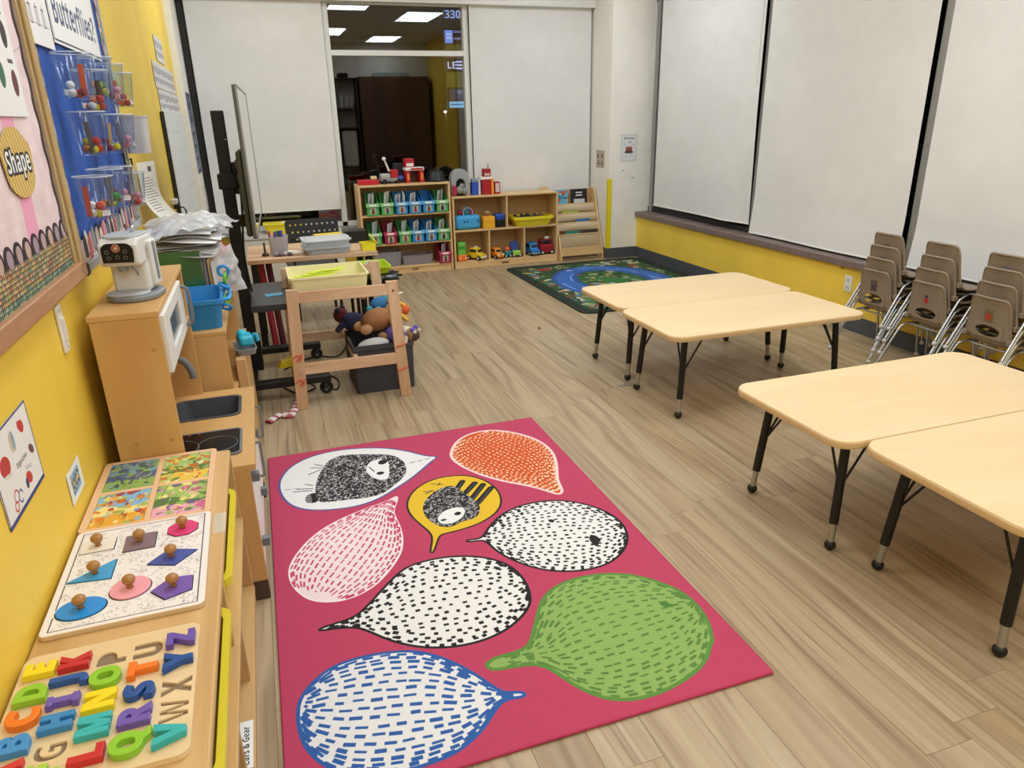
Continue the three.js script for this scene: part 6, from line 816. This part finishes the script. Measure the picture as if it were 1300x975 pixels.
// ---------------------------------------------------------------- five-cubby toy shelf
{
  const x0 = 1.86, x1 = 3.035, H = 0.745, t = thing('toy_shelf', 'maple cubby shelf of toys between the book bins and the book rack', 'shelf', [0, 0, 0]);
  for (const x of [x0, x1 - 0.018]) add(t, 'side_panel', bx(x, 0, ZB, x + 0.018, H - 0.018, ZF, 0.003, 'y'), M.maple); add(t, 'top_board', bx(x0, H - 0.018, ZB, x1, H, ZF + 0.002, 0.003, 'x'), M.maple); add(t, 'top_lip', bx(x1 - 0.1, H, ZB, x1 - 0.004, H + 0.025, ZB + 0.02, 0.003, 'x'), M.maple);
  for (const y of [0.382, 0.052]) add(t, 'shelf_board', bx(x0 + 0.018, y, ZB + 0.008, x1 - 0.018, y + 0.018, ZF - 0.002, 0.002, 'x'), M.maple); add(t, 'back_panel', bx(x0 + 0.018, 0.052, ZB, x1 - 0.018, H - 0.018, ZB + 0.006, 0, 'x'), M.ply); const kb = add(t, 'kick_board', bx(x0 + 0.018, 0, ZF - 0.02, x1 - 0.018, 0.052, ZF - 0.004, 0.002, 'x'), M.maple); add(kb, 'maker_plate', bx(2.38, 0.02, ZF - 0.004, 2.46, 0.04, ZF - 0.002, 0.002), std(0x6d4a2c, 0.5));
  add(t, 'divider', bx(2.446, 0.4, ZB + 0.006, 2.462, H - 0.018, ZF - 0.004, 0.002, 'y'), M.maple); for (const x of [2.249, 2.647]) add(t, 'divider', bx(x - 0.008, 0.07, ZB + 0.006, x + 0.008, 0.382, ZF - 0.004, 0.002, 'y'), M.maple);
  const y1 = 0.4005, y0 = 0.0705;
  const wheels = (o, xs, zs, r, mat = M.black) => { for (const x of xs) for (const z of zs) { const w = add(o, 'wheel', rod([x, r, z - 0.012], [x, r, z + 0.012], r, r, 16), mat); add(w, 'hub_cap', rod([x, r, z + 0.012], [x, r, z + 0.0145], r * 0.5, r * 0.5, 12), plastic(0xd8d4cc)); } };
  const bag = thing('toy_bag', 'light blue animal-face toy bag with handles in the upper cubby', 'bag', [2.03, y1, -7.42]); add(bag, 'bag_body', bx(-0.14, 0, -0.07, 0.14, 0.15, 0.07, 0.04), plastic(0x3f9fd8, 0.6)); for (const z of [-0.05, 0.055]) add(bag, 'handle', tube([[-0.05, 0.145, z], [-0.045, 0.2, z], [0, 0.225, z], [0.045, 0.2, z], [0.05, 0.145, z]], 0.005, 20, 6), plastic(0x8fb8d8)); for (const x of [-0.045, -0.01, 0.105]) add(bag, 'eye', ball(0.014, x, 0.085, 0.066, [0.7, 1, 0.5]), M.black); for (const [c, x] of [[0x8a2638, -0.06], [0x2f7f86, 0.0], [0xa03040, 0.05]]) add(bag, 'peeking_toy', ball(0.04, x, 0.17, 0, [1, 0.9, 0.8]), std(c, 0.8));
  const lb = thing('toy_storage_cube', 'orange yellow storage cube with a small figure on top', 'toy', [2.255, y1, -7.41]); add(lb, 'cube', bx(-0.065, 0, -0.07, 0.065, 0.125, 0.07, 0.008), plastic(0xf0b02c)); add(lb, 'seam', bx(-0.066, 0.07, -0.071, 0.066, 0.075, 0.071, 0.001), plastic(0xc9881c)); add(lb, 'figure', ball(0.035, 0, 0.155, 0, [1.1, 0.8, 0.9]), plastic(0x9c7a52, 0.7)); add(lb, 'figure_neck', rod([0, 0.12, 0], [0, 0.145, 0], 0.022, 0.018, 12), plastic(0x8a6a46, 0.7));
  const nb = thing('toy_case', 'dark case with a bright blue lid in the upper cubby', 'toy', [2.385, y1, -7.42]); add(nb, 'case_body', bx(-0.05, 0, -0.06, 0.05, 0.085, 0.06, 0.01), M.black); add(nb, 'lid', bx(-0.052, 0.08, -0.062, 0.052, 0.14, 0.062, 0.015), plastic(0x1f4fae));
  const yb = thing('yellow_toy_bin', 'yellow rimmed toy bin in the wide upper cubby', 'bin', [2.755, y1, -7.44]); add(yb, 'tub', binGeo(0.43, 0.1, 0.26, 0.86, 0.004, 0.03, 0.04), plastic(0xe9d62c)); [0x5a4636, 0x2c2a4a, 0x3a3038, 0x6a5a46, 0x4a3a5a, 0x7a5a3a, 0x2f2f38].forEach((c, i) => one('small_vehicle', 'small dark toy piece heaped in the yellow rimmed bin', 'toy', flat([bx(-0.035, 0, -0.022, 0.035, 0.03, 0.022, 0.008), bx(-0.018, 0.028, -0.018, 0.02, 0.048, 0.018, 0.008)]), plastic(c), [2.6 + 0.05 * i, y1 + 0.062 + 0.008 * (i % 3), -7.44 + 0.05 * ((i % 3) - 1)], [0.2 * (i % 2), i, 0.15], 'toy pieces in the yellow rimmed bin'));
  const gt = thing('toy_truck', 'green toy truck with an orange front standing on end', 'toy', [1.952, y0, -7.4]); add(gt, 'body', bx(-0.045, 0.05, -0.06, 0.045, 0.2, 0.03, 0.012), plastic(0x6cc24a)); add(gt, 'hood', bx(-0.052, 0, -0.04, 0.052, 0.07, 0.06, 0.012), plastic(0xf0782a)); add(gt, 'window_band', bx(-0.035, 0.13, 0.028, 0.035, 0.16, 0.034, 0.003), plastic(0x3f8f3a)); for (const s of [-1, 1]) add(gt, 'head_lamp', ball(0.011, s * 0.03, 0.035, 0.058), plastic(0xf2e0b0));
  const carShape = [[-0.09, 0.02], [0.09, 0.02], [0.092, 0.055], [0.05, 0.065], [0.025, 0.115], [-0.045, 0.12], [-0.075, 0.075], [-0.092, 0.06]];
  const car = (name, label, x, z, turn, c, s = 1, extra) => { const o = thing(name, label, 'toy', [x, y0, z], turn); add(o, 'car_body', ext(poly(carShape.map(([a, b]) => [a * s, b * s])), 0.085 * s, 0.01 * s).translate(0, 0, -0.0425 * s), plastic(c)); add(o, 'windows', bx(-0.05 * s, 0.075 * s, -0.044 * s, 0.03 * s, 0.105 * s, 0.044 * s, 0.006), plastic(0x2a2c30)); add(o, 'windscreen', bx(0.024 * s, 0.07 * s, -0.032 * s, 0.046 * s, 0.1 * s, 0.032 * s, 0.004), plastic(0x3a3d42)); wheels(o, [-0.055 * s, 0.055 * s], [-0.042 * s, 0.042 * s], 0.022 * s); if (extra) extra(o); return o; };
  car('toy_taxi', 'yellow toy taxi in the lower left cubby', 2.12, -7.41, -0.9, 0xe8c62a, 1.1, (o) => { add(o, 'roof_sign', bx(-0.02, 0.128, -0.02, 0.01, 0.142, 0.02, 0.003), plastic(0xf2efe0)); add(o, 'bumper', bx(0.09, 0.02, -0.045, 0.108, 0.045, 0.045, 0.006), plastic(0xe9e4d0)); });
  car('toy_car', 'round orange toy car in the middle lower cubby', 2.345, -7.4, -1.3, 0xf0932c, 0.95, (o) => { for (const s of [-1, 1]) add(o, 'head_lamp', ball(0.012, 0.086, 0.045, s * 0.03), plastic(0xf6e6c0)); });
  const pl = thing('toy_train', 'small teal toy engine with an orange top', 'toy', [2.468, y0, -7.41]); add(pl, 'body', bx(-0.038, 0.02, -0.05, 0.038, 0.07, 0.05, 0.012), plastic(0x2f7f8a)); add(pl, 'dome', ball(0.03, 0, 0.085, 0.0), plastic(0xe8602c)); wheels(pl, [-0.026, 0.026], [-0.035, 0.035], 0.018);
  const dp = thing('toy_dump_truck', 'green toy dump truck with a raised navy bed', 'toy', [2.565, y0, -7.41]); add(dp, 'cab', bx(-0.045, 0.02, 0.0, 0.045, 0.07, 0.07, 0.012), plastic(0x9fcf5a)); add(dp, 'bed', bx(-0.042, 0, -0.015, 0.042, 0.1, 0.015, 0.006), plastic(0x2346a0), [0, 0.065, -0.015], [-0.25, 0, 0.12]); add(dp, 'chassis', bx(-0.03, 0.015, -0.06, 0.03, 0.04, 0.05, 0.004), M.dark); wheels(dp, [-0.038, 0.038], [-0.04, 0.045], 0.022);
  car('toy_car', 'blue and grey toy car in the right lower cubby', 2.765, -7.42, -1.45, 0x2f86d0, 1.15, (o) => add(o, 'grey_skirt', bx(-0.09, 0.02, -0.05, 0.105, 0.045, 0.05, 0.008), plastic(0x9aa0a8)));
  const rc = thing('toy_fire_engine', 'dark red toy fire engine with a white roof lamp', 'toy', [2.92, y0, -7.42], 0.05); add(rc, 'body', bx(-0.08, 0.02, -0.06, 0.08, 0.11, 0.06, 0.014), plastic(0x9c1f2a)); add(rc, 'cab', bx(-0.07, 0.1, -0.05, 0.07, 0.165, 0.03, 0.016), plastic(0x7c1a24)); add(rc, 'roof_lamp', bx(-0.01, 0.164, -0.02, 0.04, 0.19, 0.02, 0.006), plastic(0xefecea)); add(rc, 'windscreen', bx(-0.05, 0.115, 0.026, 0.05, 0.15, 0.035, 0.004), plastic(0x221c20)); wheels(rc, [-0.055, 0.055], [-0.05, 0.05], 0.026);
  // toys on top
  const ca = thing('toy_castle', 'grey toy castle cave with a rounded arch on the toy shelf', 'toy', [1.975, H, -7.45], 0.1); { const s = new THREE.Shape(); s.moveTo(-0.105, 0); s.lineTo(-0.1, 0.17); s.absarc(0, 0.17, 0.1, PI, 0, true); s.lineTo(0.105, 0); s.lineTo(0.05, 0); s.lineTo(0.05, 0.11); s.absarc(0, 0.12, 0.05, 0, PI); s.lineTo(-0.05, 0); add(ca, 'arch', ext(s, 0.09, 0.01, 12).translate(0, 0, -0.045), plastic(0x9fa1a3, 0.6)); } for (const [x, y, r] of [[-0.02, 0.06, 0.04], [0.03, 0.05, 0.036], [0.005, 0.1, 0.028]]) add(ca, 'rock', new THREE.DodecahedronGeometry(r, 1).translate(x, y, 0.055), plastic(0x8b8c8a, 0.7)); add(ca, 'red_flap', bx(-0.1, 0.005, 0.045, -0.055, 0.11, 0.065, 0.006), plastic(0xb02a44)); add(ca, 'hollow_shade', bx(-0.05, 0.0, -0.03, 0.05, 0.16, -0.02, 0.003), M.black);  // black plate inside the arch paints in the shade of its hollow
  const bt = thing('toy_block_tower', 'blue and grey toy tower between the castle and the red garage', 'toy', [2.135, H, -7.45]); add(bt, 'tower_body', bx(-0.035, 0, -0.04, 0.035, 0.13, 0.04, 0.005), plastic(0x2a52b4)); add(bt, 'tower_roof', bx(-0.03, 0.13, -0.03, 0.03, 0.165, 0.03, 0.006), plastic(0x8b97a4)); add(bt, 'white_side', bx(0.036, 0, -0.03, 0.062, 0.16, 0.03, 0.004), plastic(0xd9d6d4));
  const fg = thing('toy_garage', 'red toy garage with an orange post and antenna on the toy shelf', 'toy', [2.3, H, -7.45]); add(fg, 'building', bx(-0.09, 0, -0.05, 0.03, 0.155, 0.05, 0.006), plastic(0xa81a28)); add(fg, 'white_roof', bx(-0.11, 0.15, -0.055, 0.02, 0.18, 0.055, 0.01), plastic(0xe8e4e2)); add(fg, 'orange_post', bx(0.005, 0, 0.05, 0.03, 0.165, 0.066, 0.004), plastic(0xf09a2c)); add(fg, 'tower', bx(-0.07, 0.178, -0.035, 0.012, 0.26, 0.035, 0.006), plastic(0xa01a26)); add(fg, 'tower_grille', bx(-0.06, 0.19, 0.034, 0.002, 0.215, 0.038, 0.001), plastic(0xd8b0b0)); add(fg, 'antenna', rod([-0.01, 0.26, 0], [-0.008, 0.305, 0], 0.006, 0.004, 8), plastic(0x5a5a52)); add(fg, 'annex', bx(0.045, 0, -0.04, 0.11, 0.125, 0.04, 0.005), plastic(0xb02030)); add(fg, 'annex_shutter', bx(0.055, 0.02, 0.039, 0.1, 0.11, 0.043, 0.002), plastic(0xd9c4c4));
}
// ---------------------------------------------------------------- sloping book rack beside the column
{
  const x0 = 3.045, x1 = 3.562, t = thing('book_rack', 'sloping wooden picture-book rack beside the white column', 'rack', [0, 0, 0]);
  const prof = poly([[7.26, 0], [7.64, 0], [7.64, 0.745], [7.53, 0.745], [7.26, 0.06]]);
  for (const x of [x0, x1 - 0.016]) add(t, 'side_panel', metric(ext(prof, 0.016, 0.002).rotateY(PI / 2).translate(x, 0, 0), 'y'), M.maple);
  const tiers = [[0.585, -7.5], [0.49, -7.445], [0.395, -7.39], [0.275, -7.325]], cloth = std(0xd9c4a4, 0.75);
  tiers.forEach(([y, z], i) => { const h = i === 3 ? 0.2 : 0.085; add(t, 'fabric_pocket', sheet(x1 - x0 - 0.034, h, 10, 6, (x, v) => 0.012 * Math.cos(x * 5) * Math.sin((v / h + 0.5) * PI) - (i === 3 ? 0.05 * (0.5 - v / h) : 0)), cloth, [(x0 + x1) / 2, y - h / 2, z]); add(t, 'pocket_rod', rod([x0 + 0.016, y, z], [x1 - 0.016, y, z], 0.006, 0.006, 10), M.maple); });
  add(t, 'foot_board', bx(x0 + 0.016, 0.05, -7.285, x1 - 0.016, 0.14, -7.27, 0.002, 'x'), M.maple); add(t, 'back_panel', bx(x0 + 0.016, 0.06, -7.638, x1 - 0.016, 0.73, -7.63, 0, 'x'), M.ply);
  const bk = (label, x, y, z, w, h, c, dr) => one('picture_book', label, 'book', new THREE.BoxGeometry(w, h, 0.01).translate(0, h / 2, 0), dr ? printMat(128, 128, dr, 0.4) : std(c, 0.45), [x, y, z], [-0.12, 0, 0]);
  const dabs = (cols) => (g, w, h) => { g.fillStyle = cols[0]; g.fillRect(0, 0, w, h); for (let i = 0; i < 50; i++) { g.fillStyle = cols[Math.floor(rnd() * cols.length)]; g.fillRect(rr(0, w), rr(0, h), rr(8, 34), rr(6, 22)); } };
  bk('bright blue picture book in the top pocket of the rack', 3.15, 0.53, -7.535, 0.19, 0.21, 0x4aa8cc, dabs(['#5fb4d0', '#2f6f9c', '#c4543c', '#3a4a5a', '#8fc8d8', '#d9a58a'])); bk('black picture book with white print in the top pocket of the rack', 3.375, 0.53, -7.53, 0.2, 0.21, 0x18181a, (g, w, h) => { g.fillStyle = '#17171a'; g.fillRect(0, 0, w, h); g.fillStyle = '#c9cdd0'; g.fillRect(24, 66, 84, 40); g.fillStyle = '#e6e6e6'; for (const y of [20, 38]) g.fillRect(40, y, 50, 8); });
  bk('lime book lying low in the second pocket of the rack', 3.24, 0.44, -7.465, 0.2, 0.075, 0xa9b83a); bk('blue book lying low in the third pocket of the rack', 3.37, 0.345, -7.41, 0.17, 0.08, 0x2f6fae); bk('teal book lying low in the lowest pocket of the rack', 3.22, 0.24, -7.345, 0.17, 0.07, 0x2f7f70); bk('dark red and black book low in the lowest pocket of the rack', 3.42, 0.24, -7.345, 0.2, 0.07, 0x3a2a2c);
}
// ---------------------------------------------------------------- on the column and the right wall
{
  one('cake_poster', 'white laminated poster with a birthday cake on the white column', 'poster', sheet(0.19, 0.272), printMat(256, 366, (g, w, h) => { g.fillStyle = '#dcdde0'; g.fillRect(0, 0, w, h); g.strokeStyle = '#aeb0b6'; g.lineWidth = 6; g.strokeRect(6, 6, w - 12, h - 12); g.fillStyle = '#26262a'; g.textAlign = 'center'; g.font = 'bold 36px sans-serif'; g.fillText('Birthdays', 128, 62); g.font = 'bold 26px sans-serif'; g.fillText('April', 142, 110); g.fillStyle = '#7c4a48'; g.fillRect(76, 170, 104, 60); g.fillStyle = '#b5564c'; for (let i = 0; i < 4; i++) g.fillRect(86 + i * 24, 176, 12, 44); g.fillStyle = '#4a3c3c'; g.beginPath(); g.ellipse(128, 240, 72, 18, 0, 0, 7); g.fill(); g.fillStyle = '#d8776a'; for (let i = 0; i < 5; i++) g.fillRect(88 + i * 18, 148, 5, 22); g.strokeStyle = '#6a6a70'; g.lineWidth = 3; for (const [x, y] of [[30, 132], [170, 136], [40, 300], [140, 292]]) { g.beginPath(); g.moveTo(x, y); g.lineTo(x + 56, y - 4); g.stroke(); } }, 0.3), [3.8, 1.17, -7.1985]);
  one('picture_sign', 'tan card with two black pictograms on the column side', 'sign', sheet(0.2, 0.18), printMat(200, 180, (g, w, h) => { g.fillStyle = '#b9ab97'; g.fillRect(0, 0, w, h); g.strokeStyle = '#8d8274'; g.lineWidth = 4; g.strokeRect(3, 3, w - 6, h - 6); g.fillStyle = '#2c2826'; for (const [x, y] of [[50, 60], [140, 55], [60, 130], [140, 132]]) { g.beginPath(); g.arc(x, y - 16, 10, 0, 7); g.fill(); g.fillRect(x - 16, y - 4, 32, 22); } }), [3.573, 1.055, -7.425], [0, -PI / 2, 0]);
  const oc = thing('wall_outlet', 'white electrical outlet on the yellow wall under the window', 'outlet', [ROOM.right, 0.33, -4.015]); add(oc, 'plate', bx(-0.007, -0.058, -0.036, 0, 0.058, 0.036, 0.003), std(0xe6e4dd, 0.35)); for (const y of [-0.026, 0.026]) { const s = add(oc, 'socket', bx(-0.01, y - 0.017, -0.017, -0.006, y + 0.017, 0.017, 0.003), std(0xdad8d2, 0.35)); add(s, 'slot', bx(-0.0105, y - 0.006, -0.008, -0.0098, y + 0.006, -0.005, 0), M.dark); add(s, 'slot', bx(-0.0105, y - 0.006, 0.005, -0.0098, y + 0.006, 0.008, 0), M.dark); }
  one('tape_scrap', 'tiny tan scrap of tape on the yellow wall above the outlet', 'tape', bx(-0.001, -0.008, -0.02, 0, 0.008, 0.02, 0), std(0xb9963a, 0.6), [ROOM.right - 0.0005, 0.43, -4.09]);
  for (const [y, z, r] of [[0.86, -7.199, 0.02], [0.84, -7.199, 0.015]]) one('wall_scuff', r > 0.017 ? 'grey scuff mark on the white column above the sill' : 'short grey scuff beside the longer one on the column', 'scuff', bx(-r, -0.006, -0.0006, r, 0.006, 0.0006, 0), std(0xb4ada0, 0.7), [r > 0.017 ? 3.86 : 3.74, r > 0.017 ? y : y + 0.1, z]);
  // sill clip
  one('sill_clip', 'small metal clip on the window sill beside the column', 'clip', bx(3.96, 0.4985, -7.12, 3.985, 0.51, -7.09, 0.003), M.steel);
}
// ---------------------------------------------------------------- behind the camera, seen in the night window
{
  const brown = std(0xffffff, 0.5, { map: woodTex(0x6b4f39, 0x523a29, { s: 91 }) });
  const c = thing('tall_cabinet', 'tall brown cupboard against the rear wall seen in the window', 'cabinet', [0, 0, 0]); add(c, 'carcass', bx(2.35, 0, 1.5, 3.9, 2.4, 1.99, 0.004, 'y'), brown); for (let k = 0; k < 3; k++) { const d = add(c, 'door', bx(2.36 + k * 0.513, 0.08, 1.48, 2.865 + k * 0.513, 2.38, 1.5, 0.003, 'y'), brown); add(d, 'door_knob', ball(0.016, 2.84 + k * 0.513, 1.1, 1.465), M.steel); } one('flat_box', 'flat grey box lying on the tall brown cupboard', 'box', bx(2.7, 2.4005, 1.55, 3.5, 2.48, 1.9, 0.01), std(0x9fb0aa, 0.6));
  const s = thing('open_cabinet', 'narrow brown cupboard with open shelves beside the tall cupboard', 'cabinet', [0, 0, 0]); for (const x of [1.82, 2.29]) add(s, 'side_panel', bx(x, 0, 1.55, x + 0.02, 2.38, 1.99, 0.002, 'y'), brown); for (const y of [0.08, 0.5, 1.35, 1.75, 2.36]) add(s, 'shelf_board', bx(1.84, y, 1.55, 2.29, y + 0.02, 1.99, 0.002), brown); const d = thing('white_dispenser', 'white rounded box on the open cabinet shelf', 'box', [2.05, 0.5205, 1.72]); add(d, 'body', bx(-0.16, 0, -0.12, 0.18, 0.78, 0.12, 0.05), std(0xd9d7d2, 0.4)); add(d, 'door_line', bx(-0.02, 0.05, -0.123, -0.015, 0.73, -0.119, 0), M.grey); for (let k = 0; k < 3; k++) one('white_jar', 'pale jar on the upper shelf of the open cabinet', 'jar', lathe([[0, 0], [0.05, 0], [0.052, 0.2], [0.04, 0.23], [0, 0.23]], 16), std(0xcfcdd2, 0.4), [1.95 + 0.12 * k, 1.7705, 1.72], undefined, 'jars in the open cabinet'); one('dark_parcel', 'black bundle on top of the open cabinet', 'bundle', bx(1.92, 2.3805, 1.6, 2.15, 2.48, 1.85, 0.03), M.black);
}
// ---------------------------------------------------------------- outside in the dark: lit sign pylon and a street lamp
{
  const t = thing('lit_sign', 'blue lit street sign column with the number 330 outside the window', 'sign', [0, 0, -13]);
  const tex = canvasTex(128, 700, (g, w, h) => { g.fillStyle = '#050608'; g.fillRect(0, 0, w, h); g.fillStyle = '#9db8ff'; g.textAlign = 'center'; g.font = 'bold 72px sans-serif'; g.fillText('330', 66, 92); g.fillStyle = '#7aa2ff'; g.fillRect(4, 170, 56, 84); g.fillStyle = '#c9d6ff'; g.fillRect(14, 190, 36, 12); g.fillRect(14, 214, 36, 12); g.fillStyle = '#8f9de0'; g.font = 'bold 26px sans-serif'; g.fillText('Dent', 94, 188); g.fillText('Centre', 92, 232); g.fillStyle = '#4d4a20'; g.fillRect(4, 262, 120, 52); g.fillStyle = '#5a3a30'; g.fillRect(4, 326, 120, 30); g.fillStyle = '#c7d0ff'; g.font = 'bold 66px sans-serif'; g.fillText('LE', 44, 424); for (let k = 0; k < 3; k++) g.fillRect(76, 372 + 22 * k, 46, 12); g.fillStyle = '#53521c'; g.fillRect(4, 446, 120, 104); g.fillStyle = '#2c3350'; g.fillRect(20, 562, 100, 76); g.fillStyle = '#6d7494'; g.fillRect(76, 572, 36, 22); g.fillStyle = '#7fc4f0'; g.fillRect(14, 648, 112, 44); g.fillStyle = '#2a6a9a'; g.fillRect(24, 664, 90, 10); });
  const m = new THREE.MeshStandardMaterial({ color: 0x000000, emissive: 0xffffff, emissiveIntensity: 0.75, emissiveMap: tex, roughness: 0.5 });
  add(t, 'sign_face_light', new THREE.BoxGeometry(0.31, 1.64, 0.02), m, [3.45, 2.48, 0]); add(t, 'sign_body', new THREE.BoxGeometry(0.33, 1.68, 0.2), M.black, [3.45, 2.48, -0.12]); add(t, 'sign_post', bx(3.42, -0.14, -0.15, 3.5, 1.66, -0.09, 0.004), M.black);
  const l = thing('street_lamp', 'distant street lamp glowing in the dark window', 'lamp', [4.5, 0, -18]); add(l, 'lamp_post', bx(-0.03, -0.14, -0.03, 0.03, 1.6, 0.03, 0.003), M.black); add(l, 'lamp_globe_light', ball(0.032, 0, 1.66, 0), new THREE.MeshStandardMaterial({ color: 0xffffff, emissive: 0xfff2dd, emissiveIntensity: 3 }));
  const pl = new THREE.PointLight(0xfff2dd, 0.3); pl.position.set(4.5, 1.66, -17.9); scene.add(pl);
  struct('ground_outside', bx(-6, -0.2, -24, 10, -0.14, -8.05, 0), std(0x1c1c1e, 0.9));
}
renderer.render(scene, camera);
